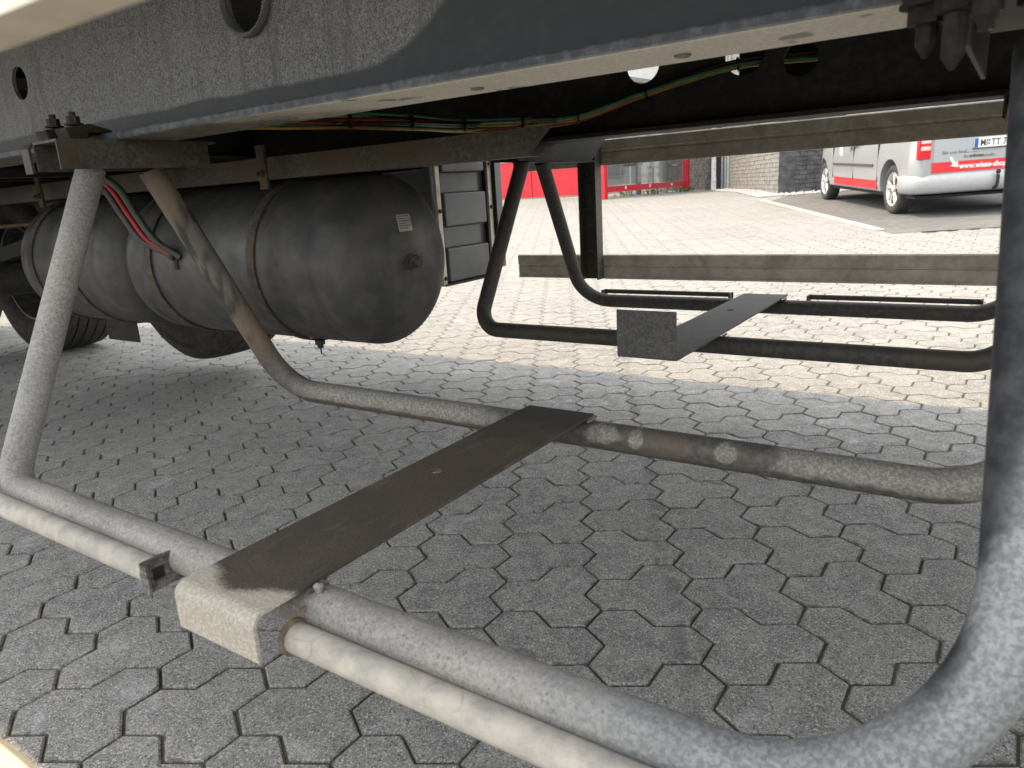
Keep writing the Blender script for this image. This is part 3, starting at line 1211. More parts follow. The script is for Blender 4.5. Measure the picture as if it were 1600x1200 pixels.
def tank(x0, x1, straps):
    prof = list(reversed(dome(x0, -1))) + [(x0 + .03, TRD), (x0 + .032, TRD - .0015), (x0 + .036, TRD - .0015), (x0 + .038, TRD)]
    prof += [(x1 - .038, TRD), (x1 - .036, TRD - .0015), (x1 - .032, TRD - .0015), (x1 - .03, TRD)] + dome(x1, 1)
    o = MB().lathe((0, TY, TZ), (1, 0, 0), prof, 72).build('air_tank', M_tank, TR, smooth=50)
    for sx in straps:
        w = .0145
        q = MB().lathe((0, TY, TZ), (1, 0, 0), [(sx - w, TRD + .001), (sx - w, TRD + .005), (sx - w + .004, TRD + .0062), (sx + w - .004, TRD + .0062), (sx + w, TRD + .005), (sx + w, TRD + .001)], 72)
        q.build('tank_strap', M_strap, o, smooth=40)
        q = MB().box((sx - .014, 1.155, .035), (sx + .014, 1.162, .135))
        hexnut(q, (sx, 1.152, .07), (0, 1, 0), .010, .010)
        q.cyl((sx, 1.146, .07), (0, 1, 0), .005, .018, 8)
        q.build('strap_hanger', M_strap, o)
    return o


tank1 = tank(-2.03, -1.262, (-1.93, -1.49))
tank1['label'] = 'right-hand air tank with a hexagonal plug in its domed end'
tank2 = tank(-2.68, -2.21, (-2.62, -2.38))
q = MB()
q.cyl((-1.168, TY + .004, TZ - .004), (1, 0, 0), .021, .008, 24)
hexnut(q, (-1.158, TY + .004, TZ - .004), (1, 0, 0), .0165, .018)
q.cyl((-1.146, TY + .004, TZ - .004), (1, 0, 0), .011, .006, 16)
q.build('end_plug', M_brack, tank1)
q = MB()
q.cyl((-1.47, 1.245, -.354), (0, 0, 1), .013, .012, 16)
q.cyl((-1.47, 1.245, -.364), (0, 0, 1), .008, .012, 12)
q.cyl((-1.47, 1.245, -.377), (0, 0, 1), .002, .018, 6)
q.build('drain_valve', M_dark, tank1)
# type label stuck on the dome
import mathutils


def dome_pt(y, z, x1=-1.262, d=.095):
    rr = math.hypot(y - TY, z - TZ)
    c_ = (rr / TRD) ** (1 / .8)
    return x1 + d * math.sqrt(max(0, 1 - c_ * c_))


ly, lz = 1.285, -.060
q = MB()
vs = []
for j in range(5):
    for i in range(5):
        y = ly + (i - 2) * .0115
        z = lz + (j - 2) * .0095
        vs.append((dome_pt(y, z) + .0012, y, z))
q.add(vs, [(j * 5 + i, j * 5 + i + 1, j * 5 + i + 6, j * 5 + i + 5) for j in range(4) for i in range(4)])
lbl = q.build('type_label', M_white, tank1, smooth=180)
q = MB()
for j, (a, b) in enumerate(((-.019, .018), (-.019, .012), (-.019, .019), (-.019, .005), (-.019, .017), (-.019, .010))):
    z = lz + .0145 - j * .0055
    n = 10
    for i in range(n):
        y0 = ly + a + (b - a) * i / n
        y1 = ly + a + (b - a) * (i + .7) / n
        q.add([(dome_pt(y0, z) + .0017, y0, z), (dome_pt(y1, z) + .0017, y1, z), (dome_pt(y1, z + .0022) + .0017, y1, z + .0022), (dome_pt(y0, z + .0022) + .0017, y0, z + .0022)], [(0, 1, 2, 3)])
q.build('label_print', M_ink, lbl)

# longitudinal rail that carries the tanks (channel with slanted end), plus its inner twin
q = MB().prism([(-3.2, 1.20, .062), (-.765, 1.20, .062), (-.715, 1.20, .109), (-3.2, 1.20, .112)], (0, .004, 0))
q.box((-3.2, 1.204, .058), (-.765, 1.25, .062))
q.build('tank_rail', M_brack, TR)
q = MB().box((-3.2, 1.40, .060), (-1.2, 1.404, .112)).box((-3.2, 1.36, .056), (-1.2, 1.404, .060))
q.build('tank_rail', M_dark, TR)
for x in (-3.0, -2.3):
    MB().box((x - .025, .906, .112), (x + .025, 2.03, .134)).build('tank_crossbar', M_dark, TR)

# air hoses between the tubes
for dx, mt, r in ((0, M_hose_r, .0066), (-.03, M_hose_k, .0085), (.035, M_hose_k, .009)):
    P = spline([(-1.92 + dx * .2, .95, .12), (-1.894 + dx, 1.0, .066), (-1.884 + dx, 1.03, -.003), (-1.856 + dx, 1.05, -.067), (-1.82 + dx * .6, 1.075, -.100), (-1.79 + dx * .3, 1.09, -.118)], 8)
    MB().tube(P, r, 10).build('air_hose', mt, TR, smooth=60)
q = MB()
hexnut(q, (-1.80, 1.085, -.112), (.5, .2, -.3), .016, .02)
q.cyl((-1.80, 1.09, -.135), (0, 0, 1), .010, .03, 10)
q.build('hose_fitting', M_dark, TR)

# cable loom
loom = [(-1.62, .98, .20), (-1.45, 1.14, .185), (-1.33, 1.30, .180), (-1.28, 1.46, .176), (-1.30, 1.70, .178), (-1.20, 1.85, .182), (-1.10, 2.0, .192), (-.90, 2.04, .240), (-.66, 2.10, .288), (-.45, 2.18, .292), (-.2, 2.2, .30)]
cols = ['black', 'green', 'white', 'yellow', 'black', 'red', 'black', 'yellow', 'green', 'black', 'red']
for i, cn in enumerate(cols):
    a = 2 * math.pi * i / len(cols)
    rr = .012 if i % 2 else .006
    P = []
    for k, p in enumerate(loom):
        ww = a + k * .35
        sp = 1.35 if k < 6 else .8
        P.append((p[0] + rr * sp * math.cos(ww) * .6, p[1] + rr * sp * math.cos(ww), p[2] + rr * sp * math.sin(ww)))
    MB().tube(spline(P, 6), .0042, 8).build('cable', M_cab[cn], TR, smooth=60)
q = MB()
for k in range(2, 9):
    p = Vector(loom[k])
    d = (Vector(loom[k + 1]) - Vector(loom[k - 1])).normalized()
    q.cyl(p, d, .0185, .006, 14)
q.build('cable_tie', M_cab['black'], TR)
P = spline([(-2.3, 1.5, -.05), (-3.3, 1.45, -.02), (-3.9, 1.30, -.03), (-4.6, 1.2, .0)], 6)
MB().tube(P, .008, 8).build('cable', M_cab['brown'], TR, smooth=60)


# wheels
def truck_wheel(x, z, y0, w=.385, r=.52):
    prof = []
    sw = [(0.055, .30), (.02, .33), (.004, .38), (0, .42), (.006, .46), (.022, .495), (.04, .508)]
    tread = []
    n = 5
    gw = .010
    a, b = .04, w - .04
    step = (b - a) / n
    for i in range(n):
        s0, s1 = a + i * step, a + (i + 1) * step
        cr = lambda t_: r - .012 * ((t_ - w / 2) / (w / 2)) ** 2
        tread += [(s0 + (gw / 2 if i else 0), cr(s0)), (s1 - (gw / 2 if i < n - 1 else 0), cr(s1))]
        if i < n - 1:
            tread += [(s1 - gw / 2 + .001, cr(s1) - .014), (s1 + gw / 2 - .001, cr(s1) - .014)]
    prof = sw + tread + [(w - t_, q_) for t_, q_ in reversed(sw)]
    ty = MB().lathe((x, y0, z), (0, 1, 0), prof, 80).build('wheel', M_rubber, TR, smooth=35)
    rp = [(.05, .29), (.03, .30), (.03, .285), (.10, .275), (.24, .27), (.26, .22), (.25, .12), (.20, .11), (.12, .11), (.11, .02)]
    MB().lathe((x, y0, z), (0, 1, 0), rp, 48).build('rim', M_rim, ty, smooth=40)
    q = MB()
    for k in range(10):
        a_ = 2 * math.pi * k / 10
        hexnut(q, (x + .165 * math.cos(a_), y0 + .235, z + .165 * math.sin(a_)), (0, 1, 0), .018, .03)
    q.build('wheel_nut', M_bolt, ty)
    q = MB()
    # moulded ribs of the lettering band on the sidewall
    for k in range(120):
        a_ = 2 * math.pi * k / 120
        if (k // 7) % 3 == 0: continue
        R_ = Matrix.Rotation(-a_, 3, 'Y')
        q.box((.0, 0, .425), (.010, .002, .447))
        for i in range(len(q.v) - 8, len(q.v)):
            v = R_ @ Vector(q.v[i])
            q.v[i] = (v.x + x, v.y + y0 - .001, v.z + z)
    q.build('sidewall_marks', M_rubber, ty)
    return ty


truck_wheel(-5.2, GZ + .518, 2.07)
truck_wheel(-3.45, -.24, 2.07, .36)['label'] = 'lifted middle wheel hanging behind the tanks'
truck_wheel(-6.9, GZ + .518, 2.07)
for x in (-5.2, -6.9, -3.45):
    z = -.33 if x < -4 else -.24
    truck = truck_wheel(x, (GZ + .518) if x < -4 else -.24, .40) if x < -4 else None
    MB().cyl((x, 1.42, z), (0, 1, 0), .065, 1.7, 24).build('axle', M_dark, TR, smooth=60)
# trailing arms, air bags, dark clutter of the running gear
for x in (-5.2, -3.45):
    z = -.33 if x < -4 else -.24
    for y in (.92, 1.92):
        q = MB().prism([(x - .10, y - .04, z + .05), (x + .75, y - .04, z + .16), (x + .75, y - .04, z + .24), (x - .10, y - .04, z + .12)], (0, .08, 0))
        q.build('trailing_arm', M_dark, TR)
        MB().lathe((x - .25, y, z + .10), (0, 0, 1), [(0, .10), (.03, .14), (.08, .145), (.11, .12), (.15, .145), (.20, .14), (.22, .10)], 24).build('air_bag', M_dark, TR, smooth=60)
q = MB().box((-3.44, 1.68, -.56), (-3.18, 1.686, -.30))
q.build('stone_guard', M_dark, TR)
q = MB().box((-3.6, .98, -.20), (-3.50, 1.08, -.02), bev=.006)
q.build('valve_block', M_plastic, TR)
q = MB().cyl((-3.45, 1.0, -.24), (.8, 0, -.4), .03, .14, 14)
q.build('valve_coupling', M_bolt, TR)

# grey plastic box behind the right tank: ribbed end in two galvanised straps
BX = -1.965
box = MB().box((BX - .55, 2.35, -.365), (BX - .022, 2.72, .16), bev=.01).build('tool_box', M_plastic, TR)
for z0, z1 in ((-.365, -.225), (-.135, .0), (.085, .17)):
    MB().box((BX - .024, 2.395, z0), (BX + .012, 2.685, z1), bev=.006).build('ribbed_panel', M_plastic, box)
for z0, z1 in ((-.225, -.135), (.0, .085)):
    MB().box((BX - .024, 2.395, z0 + .001), (BX - .006, 2.655, z1 - .001), bev=.004).build('ribbed_panel', M_plastic, box)
for y in (2.345, 2.705):
    q = MB().box((BX + .0, y, -.375), (BX + .014, y + .026, .20), bev=.002)
    s_ = q.build('strap_bar', M_galvS if 'M_galvS' in globals() else M_alu, box)
    q = MB()
    for z in (-.345, -.07, .115):
        hexnut(q, (BX + .018, y + .013, z), (1, 0, 0), .009, .008)
    q.build('bolt', M_dark, s_)
q = MB().box((BX - .5, 2.755, -.34), (BX + .03, 2.762, .30)).box((BX + .03, 2.735, -.34), (BX + .034, 2.78, .30))
q.build('side_panel', M_plastic, TR)
MB().box((BX - .52, 2.355, -.378), (BX + .02, 2.715, -.369)).build('box_shelf', M_dark, TR)

# ------------------------------------------------------------------ delivery van
VO = Vector((-1.325, 10.26))       # ground point under the left rear wheel's outer face
VF = Vector((-.444, .896)).normalized()
VL = Vector((-VF.y, VF.x))
slope = math.atan(.04 * VF.y)
zc = gz(10.30)
# local frame: x forward, y left, z up ; origin under the rear axle centre
fx = Vector((VF.x, VF.y, .04 * VF.y)).normalized()
ly_ = Vector((VL.x, VL.y, .04 * VL.y)).normalized()
uz = fx.cross(ly_).normalized()
WX = -.11
org = Vector((VO.x, VO.y, zc)) - ly_ * .885 * .93 - fx * WX * .93
VM = Matrix(((fx.x, ly_.x, uz.x, org.x), (fx.y, ly_.y, uz.y, org.y), (fx.z, ly_.z, uz.z, org.z), (0, 0, 0, 1))) @ Matrix.Scale(.93, 4)
van = bpy.data.objects.new('delivery_van', None)
C.objects.link(van)
adopt(van, None, VM)
tag(van, 'silver delivery van with red stripes and web address band, parked on grey bay', 'van')

t = NT('van_silver')
t.b.inputs['Coat Weight'].default_value = .5
t.b.inputs['Coat Roughness'].default_value = .08
M_van = t.fin(t.mix(t.ramp(t.noise(2), .3, .7), (0.340, 0.370, 0.392), (0.370, 0.396, 0.414)), .35, .25, .5)
M_vred = plain('van_red', (.62, .02, .03), .35, 0, .05)
M_vblk = plain('van_trim', (.06, .065, .07), .5, 0, .1)
M_vglass = plain('van_glass', (.02, .025, .03), .08, 0, .1, spec=.8)
M_vwhite = plain('van_white', (.8, .8, .8), .4, 0, .03)
M_tyre = plain('car_tyre', (.05, .05, .05), .85, 0, .2, 40)
M_alloy = plain('alloy', (.60, .60, .58), .35, .3, .1)
M_lamp = plain('lamp_red', (.65, .02, .03), .15, 0, .1)
M_lampw = plain('lamp_clear', (.85, .55, .52), .12, 0, .05)
M_under = plain('van_underside', (.02, .02, .02), .8)
M_blue = plain('plate_blue', (.02, .08, .45), .4)

# body lofted along x
WB = 3.19


def section(x):
    """half section (y,z) at station x from sill to roof, listed bottom to top"""
    ta = 0.0
    if x < -.75: ta = min(1, (-.75 - x) / .15)
    hw = .885 - .06 * ta ** 2
    if x > 2.9: hw = .885 - .28 * ((x - 2.9) / .95) ** 2.2
    zb = .25 if x > -.62 else .30
    if x > 3.5: zb = .25 + (x - 3.5) * .2
    # roof height
    if x < 2.1: zr = 1.80 - .02 * max(0, -x)
    elif x < 3.0: zr = 1.80 - (x - 2.1) * .80
    else: zr = 1.08 - (x - 3.0) ** 1.5 * .38
    if x < -.80: zr = 1.79 - (-.80 - x) * .5
    mid = min(.98, zr - .06)
    pts = [(hw - .10, zb), (hw - .02, zb + .03), (hw, zb + .12), (hw + .012, .52), (hw + .012, .70), (hw - .004, .86), (hw - .022, mid)]
    if zr > 1.2:
        pts += [(hw - .045, mid + (zr - mid) * .35), (hw - .10, mid + (zr - mid) * .70), (hw - .155, zr - .07), (hw - .22, zr - .015), (hw - .42, zr + .0), (0, zr + .02)]
    else:
        pts += [(hw - .05, mid + .01), (hw - .10, mid + (zr - mid) * .6), (hw - .18, zr - .012), (hw - .28, zr - .004), (hw - .45, zr), (0, zr + .015)]
    return pts


xs_ = [-.93, -.915, -.88, -.80, -.70, -.6, -.45, -.2, .1, .5, 1.0, 1.5, 2.0, 2.1, 2.3, 2.6, 2.85, 3.0, 3.2, 3.4, 3.6, 3.72, 3.80, 3.84]
vsn, fsn = [], []
npt = len(section(0))
for i, x in enumerate(xs_):
    sec = section(x)
    if i == 0: sec = [(y * .955, z + (.03 if k < 3 else 0)) for k, (y, z) in enumerate(sec)]
    if i == 1: sec = [(y * .985, z) for y, z in sec]
    full = [(x, y, z) for y, z in sec] + [(x, -y, z) for y, z in reversed(sec[:-1])]
    vsn += full
nr = 2 * npt - 1
for i in range(len(xs_) - 1):
    for k in range(nr):
        k2 = (k + 1) % nr
        fsn.append((i * nr + k, i * nr + k2, (i + 1) * nr + k2, (i + 1) * nr + k))
fsn.append(tuple(range(nr)))
fsn.append(tuple((len(xs_) - 1) * nr + k for k in range(nr)))
q = MB(VM)
q.add(vsn, fsn)
body = q.build('body', M_van, van)
cuts = []
for wx in (WX, WX + WB):
    for s in (1, -1):
        c_ = MB(VM)
        c_.cyl((wx, s * .82, .33), (0, 1, 0), .375, .42, 40)
        cuts.append(c_)
        c_ = MB(VM)
        c_.box((wx - .375, s * .61, -.1), (wx + .375, s * 1.03, .30))
        cuts.append(c_)
cut(body, cuts)
body.data.polygons.foreach_set('use_smooth', [True] * len(body.data.polygons))
body.data.set_sharp_from_angle(angle=math.radians(28))


def vbox(name, a, b, mt, par, bev=0.0, place=None):
    return MB(VM).box(a, b, bev=bev).build(name, mt, par)


MB(VM).box((-.75, -.80, .22), (3.6, .80, .252)).build('underbody', M_under, van)
# rear bumper: rounded bar wrapping the corner
q = MB(VM)
bpts = []
ring_z = [(.285, -.03), (.31, .02), (.37, .045), (.44, .05), (.49, .035), (.515, .0)]
path = [(-.42, .885), (-.62, .892), (-.80, .875), (-.88, .82), (-.925, .70), (-.94, .4), (-.945, 0), (-.94, -.4), (-.925, -.70), (-.88, -.82), (-.80, -.875), (-.62, -.892), (-.42, -.885)]
vs = []
for i, (bx, by) in enumerate(path):
    a = Vector(path[max(i - 1, 0)])
    b = Vector(path[min(i + 1, len(path) - 1)])
    d = (b - a).normalized()
    nn = Vector((d.y, -d.x))
    if nn.x * (bx - .5) + nn.y * by < 0: nn = -nn
    kf = .35 if i in (0, 12) else (.6 if i in (1, 11) else 1)
    for (z, o_) in ring_z:
        vs.append((bx + nn.x * o_ * kf, by + nn.y * o_ * kf, z))
    vs.append((bx - nn.x * .06, by - nn.y * .06, .505))
    vs.append((bx - nn.x * .06, by - nn.y * .06, .29))
n8 = 8
fs = [(i * n8 + k, i * n8 + (k + 1) % n8, (i + 1) * n8 + (k + 1) % n8, (i + 1) * n8 + k) for i in range(len(path) - 1) for k in range(n8)]
fs += [tuple(range(n8)), tuple((len(path) - 1) * n8 + k for k in range(n8))]
q.add(vs, fs)
M_bump = plain('bumper_silver', (.40, .415, .425), .45, .1, .04)
q.build('rear_bumper', M_bump, van, smooth=50)
# tailgate: slightly proud panel with seam, red band, lettering, plate recess
XR = -.932
q = MB(VM).box((XR - .006, -.70, .52), (XR + .03, .70, 1.62), bev=.012)
gate = q.build('tailgate', M_van, van)
gm = lambda y, z, off=0.0: VM @ Matrix(((0, 0, -1, XR - .006 - off), (-1, 0, 0, y), (0, 1, 0, z), (0, 0, 0, 1)))
vbox('red_band', (XR - .0085, -.70, .528), (XR - .006, .705, .648), M_vred, gate)
text('web_address', 'www.wiese-shop.de', .088, gm(.40, .562, .003), M_vwhite, gate, bold=.002, sx=.86)
text('slogan', 'Bei uns finden Sie', .056, gm(.60, .735, .001), M_vblk, gate, sx=1.0)
text('slogan', 'Ihre Ersatzteile...', .056, gm(.36, .678, .001), M_vblk, gate, sx=1.0)
text('model_lettering', 'TDI', .03, gm(.0, 1.35, .001), M_vblk, gate)
# arrow-like spanner mark over the band
q = MB(VM)
q.prism([(XR - .0095, .52, .70), (XR - .0095, .49, .70), (XR - .0095, .445, .635), (XR - .0095, .42, .648), (XR - .0095, .41, .578), (XR - .0095, .50, .598), (XR - .0095, .475, .616)], (-.001, 0, 0))
q.build('arrow_mark', M_vwhite, gate)
q = MB(VM).box((XR - .009, -.33, .745), (XR - .006, .33, .93), bev=.002)
q.build('plate_recess', M_van, gate)
q = MB(VM).box((XR - .018, -.26, .785), (XR - .010, .26, .895), bev=.002)
pl = q.build('number_plate', M_vwhite, gate)
vbox('plate_band', (XR - .0195, .215, .788), (XR - .018, .257, .892), M_blue, pl)
text('plate_text', 'MI', .105, gm(.195, .803, .013), M_ink, pl, sx=.78, bold=.002)
text('plate_text', 'TT 7062', .105, gm(.075, .803, .013), M_ink, pl, sx=.80, bold=.002)
q = MB(VM)
q.cyl((XR - .0195, .098, .86), (1, 0, 0), .012, .002, 12)
q.cyl((XR - .0195, .098, .825), (1, 0, 0), .012, .002, 12)
q.build('plate_seal', M_blue, pl)
q = MB(VM).box((XR - .022, -.27, .768), (XR - .008, .27, .784), bev=.002)
q.build('plate_frame', M_vblk, pl)
q = MB(VM).box((XR - .016, .14, .690), (XR - .006, .29, .708), bev=.004)
q.build('handle', M_vblk, gate)
q = MB(VM).box((XR - .004, -.62, 1.17), (XR + .02, .62, 1.56), bev=.02)
q.build('rear_window', M_vglass, gate)
# tail lamps, wrapping the corner
for s in (1, -1):
    q = MB(VM)
    q.box((-.945, s * .72, .69), (-.86, s * .868, 1.04), bev=.02)
    lp = q.build('tail_lamp', M_lamp, van, smooth=30)
    MB(VM).box((-.951, s * .735, .795), (-.90, s * .845, .845), bev=.01).build('clear_lens', M_lampw, lp)
    MB(VM).box((-.951, s * .735, .875), (-.90, s * .845, .925), bev=.01).build('clear_lens', M_lampw, lp)
# side trim left and right: rub strip, red stripe, door seams, windows, lettering
for s in (1, -1):
    yo = .897
    vbox('rub_strip', (.52, s * (yo - .01), .60), (2.42, s * (yo + .014), .635), M_vblk, van, .004)
    vbox('red_stripe', (.38, s * .865, .305), (2.40, s * .8905, .42), M_vred, van)
    for x in (1.42, 2.47, .36):
        vbox('door_seam', (x, s * .86, .40), (x + .008, s * .8982, .95), M_under, van)
    for x0, x1 in ((-.62, .30), (.42, 1.38), (1.50, 2.35)):
        q = MB(VM)
        q.prism([(x0, s * .862, 1.06), (x1, s * .862, 1.06), (x1 - .03, s * .790, 1.52), (x0 + .03, s * .790, 1.52)], (0, s * .004, 0))
        q.build('side_window', M_vglass, van)
lm = lambda x, z, off=0.0: VM @ Matrix(((-1, 0, 0, x), (0, 0, 1, .9 + off), (0, 1, 0, z), (0, 0, 0, 1)))
text('side_lettering', 'FAHRZEUGBAU', .115, lm(1.62, .80, -.003) @ Matrix.Rotation(math.radians(12), 4, 'Z'), M_vblk, van, shear=.2, bold=.003)
MB(VM).box((2.0, .885, .72), (2.14, .892, .95), bev=.002).build('door_sticker', M_vwhite, van)
q = MB(VM)
q.prism([(2.93, .70, 1.10), (2.22, .72, 1.68), (2.22, -.72, 1.68), (2.93, -.70, 1.10)], (.012, 0, .012))
q.build('windscreen', M_vglass, van)


def car_wheel(wx, s):
    c = (wx, s * .86, .318)
    sg = Vector((0, s, 0))
    q = MB(VM)
    prof = [(-.195, .215), (-.20, .26), (-.19, .30), (-.17, .316), (-.12, .318), (-.118, .310), (-.112, .310), (-.11, .318), (-.08, .318), (-.078, .310), (-.072, .310), (-.07, .318),
            (-.03, .316), (-.008, .300), (0, .27), (-.004, .235), (-.018, .218)]
    q.lathe(c, sg, prof, 48, close=True)
    w = q.build('wheel', M_tyre, van, smooth=40)
    q = MB(VM)
    q.lathe(c, sg, [(-.018, .220), (-.01, .214), (-.02, .203), (-.07, .196), (-.15, .19)], 40)
    q.lathe(c, sg, [(-.012, .001), (-.010, .034), (-.018, .045), (-.04, .048)], 24)
    for k in range(5):
        a = 2 * math.pi * k / 5 + .3
        for da in (-.12, .12):
            u0 = Vector((math.cos(a + da * .5), 0, math.sin(a + da * .5)))
            u1 = Vector((math.cos(a + da * 1.35), 0, math.sin(a + da * 1.35)))
            cc = Vector(c)
            p0 = cc + u0 * .035 + sg * -.040
            p1 = cc + u1 * .205 + sg * -.034
            q.tube([p0, (p0 + p1) / 2 + sg * .006, p1], [.015, .018, .021], 8, True, 0, .55)
    q.build('rim', M_alloy, w, smooth=50)
    MB(VM).lathe(c, sg, [(-.09, .001), (-.09, .19)], 24).build('brake_disc', M_under, w)
    return w


for wx in (WX, WX + WB):
    for s in (1, -1):
        car_wheel(wx, s)
# tow hitch
q = MB(VM)
q.tube(spline([(-.80, .0, .34), (-.95, 0, .31), (-1.02, 0, .34), (-1.035, 0, .42), (-1.03, 0, .47)], 5), .018, 10)
q.lathe((-1.03, 0, .50), (0, 0, 1), [(-.027, .005), (-.02, .02), (0, .027), (.02, .02), (.027, .002)], 16)
q.box((-.90, .05, .30), (-.84, .16, .38), bev=.01)
q.build('tow_bar', M_under, van, smooth=50)

# ------------------------------------------------------------------ brick building, red shelter, red wall
t = NT('brick_beige')
M_brickB = t.fin(t.mix(t.ramp(t.noise(9, 4), .35, .65), (.20, .195, .185), (.29, .28, .26)), .9)
t = NT('brick_dark')
M_brickD = t.fin(t.mix(t.ramp(t.noise(9, 4), .35, .65), (.045, .047, .052), (.095, .095, .10)), .85)
M_mortar = plain('mortar', (.15, .145, .14), .95)
M_mortarD = plain('mortar_dark', (.05, .05, .052), .95)
M_gl = plain('shop_glass', (.16, .19, .20), .06, 0, .15, 2, spec=1.0)
M_frame = plain('frame_grey', (.30, .32, .33), .5)
M_red = plain('red_paint', (.55, .015, .03), .45, 0, .06)
M_redm = plain('red_cladding', (.62, .02, .035), .5, 0, .04, 3)
M_metal = plain('cladding_silver', (.42, .43, .44), .5, .2, .08, 6)
M_wht = plain('white_trim', (.72, .72, .70), .5)

kdir = Vector((.475, -.88)).normalized()        # runs towards the camera
kperp = Vector((.88, .475)).normalized()        # runs to the right
P0 = Vector((-6.03, 18.72))
P1 = Vector((-3.76, 14.5))
P1 = P0 + kdir * ((P1 - P0).dot(kdir))
P2 = P1 + kperp * 9.0
BH = 5.6
zb0 = -.46
bld = empty('brick_building', (P1.x, P1.y, zb0))
tag(bld, 'brick building with one beige and one anthracite face, behind the van', 'building')


def wallbox(a, b, th, z0, z1, inward):
    n_ = inward.normalized() * th
    return [(a.x, a.y, z0), (b.x, b.y, z0), (b.x + n_.x, b.y + n_.y, z0), (a.x + n_.x, a.y + n_.y, z0)], (0, 0, z1 - z0)


inn = kperp
q = MB()
pz, dd = wallbox(P0, P1, .3, zb0 - .3, BH, kperp)
q.prism(pz, dd)
q.build('wall', M_mortar, bld)
q = MB()
off = Vector((-kdir.x, -kdir.y))
a1 = P1 + kperp * .302
pz, dd = wallbox(a1, P2, .3, zb0 - .3, BH, off)
q.prism(pz, dd)
wd = q.build('wall', M_mortarD, bld)


def bricks(a, b, z0, z1, nrm, mt, par, L=.24, Hh=.071, joint=.010, limit=300):
    """bricks proud of a wall face from a to b; nearest ones as parts, the rest joined"""
    d = (b - a)
    Ln = d.length
    d.normalize()
    nr_ = int((z1 - z0) / (Hh + joint))
    out = []
    for r_ in range(nr_):
        x = -(L / 2 if r_ % 2 else 0)
        while x < Ln:
            s0, s1 = max(0, x), min(Ln, x + L)
            if s1 - s0 > .03:
                out.append((s0, s1, z0 + r_ * (Hh + joint)))
            x += L + joint
    me_cache = {}
    big = MB()
    cnt = 0
    for s0, s1, z in out:
        pr_ = rnd.uniform(.004, .012)
        pa, pb = a + d * s0, a + d * s1
        A = Vector((pa.x, pa.y, z))
        Bv = Vector((pb.x, pb.y, z))
        n3 = Vector((nrm.x, nrm.y, 0)) * pr_
        poly = [A - n3.normalized() * .002, Bv - n3.normalized() * .002, Bv + n3, A + n3]
        if cnt < limit and z < .75:
            if abs((s1 - s0) - L) < 1e-4:
                if 'full' not in me_cache:
                    mbb = MB().box((-L / 2, -.005, 0), (L / 2, .005, Hh))
                    mm = bpy.data.meshes.new('brick')
                    mm.from_pydata(mbb.v, [], mbb.f)
                    mm.materials.append(mt)
                    me_cache['full'] = mm
                o = bpy.data.objects.new('brick', me_cache['full'])
                C.objects.link(o)
                cmid = (A + Bv) / 2 + n3.normalized() * (pr_ - .004)
                mw = Matrix(((d.x, -nrm.x, 0, cmid.x), (d.y, -nrm.y, 0, cmid.y), (0, 0, 1, z), (0, 0, 0, 1)))
                adopt(o, par, mw)
                cnt += 1
                continue
        big.prism([tuple(p) for p in poly], (0, 0, Hh))
    if big.v:
        o = big.build('brickwork', mt, par, kind='stuff')


wall_b = [c for c in bld.children][0] if bld.children else bld
bricks(P0, P1, zb0, BH - .3, -kperp, M_brickB, wall_b)
bricks(a1 - kperp * .3, P2, zb0, BH - .3, kdir, M_brickD, wd)
# dark lintel slot on the beige wall
q = MB()
c0 = P0 + kdir * 2.9 - kperp * .014
c1 = P0 + kdir * 3.7 - kperp * .014
q.prism([(c0.x, c0.y, .42), (c1.x, c1.y, .42), (c1.x, c1.y, .50), (c0.x, c0.y, .50)], (kperp.x * .01, kperp.y * .01, 0))
q.build('wall_vent', M_frame, bld)
# recessed entrance left of the beige face: dark wall, downpipe, door frame
Q0 = P0 + kperp * .25
q = MB()
R0 = P0 - kperp * 0.05 - kdir * .9
q.prism([(P0.x, P0.y, zb0 - .3), (P0.x - kdir.x * .9, P0.y - kdir.y * .9, zb0 - .3), (P0.x - kdir.x * .9 + kperp.x * .2, P0.y - kdir.y * .9 + kperp.y * .2, zb0 - .3), (P0.x + kperp.x * .2, P0.y + kperp.y * .2, zb0 - .3)], (0, 0, 4))
q.build('door_glass', M_gl, bld)
q = MB()
for k in (0, .12, .42, .9):
    p = P0 - kdir * k - kperp * .03
    q.cyl((p.x, p.y, 1.4), (0, 0, 1), .028, 3.8, 8)
q.build('door_frame', M_frame, bld)
q = MB()
D0 = Vector((-6.95, 20.2))
D1 = Vector((-9.3, 22.4))
bb = MB()
nn = Vector((.6, .8))
bb.prism([(D0.x, D0.y, zb0 - .3), (D1.x, D1.y, zb0 - .3), (D1.x + .2, D1.y + .3, zb0 - .3), (D0.x + .4, D0.y + .3, zb0 - .3)], (0, 0, 5.5))
dw = bb.build('wall', M_mortarD, bld)
dd_ = (D1 - D0).normalized()
nrm = Vector((dd_.y, -dd_.x))
if nrm.dot(-D0) < 0: nrm = -nrm
bricks(D0, D1, -.36, 1.6, nrm, M_brickD, dw, limit=200)
q = MB()
q.cyl((-6.80, 19.75, 2.0), (0, 0, 1), .06, 4.8, 14)
q.cyl((-6.80, 19.75, -.2), (0, 0, 1), .068, .3, 14)
q.build('downpipe', M_wht, bld, smooth=60)
q = MB()
q.prism([(P0.x, P0.y, BH), (P1.x, P1.y, BH), (P2.x, P2.y, BH), (P2.x - kdir.x * 9, P2.y - kdir.y * 9, BH), (P0.x - kdir.x * 5, P0.y - kdir.y * 5, BH), (D1.x, D1.y, BH)], (0, 0, .25))
q.build('roof', M_frame, bld)

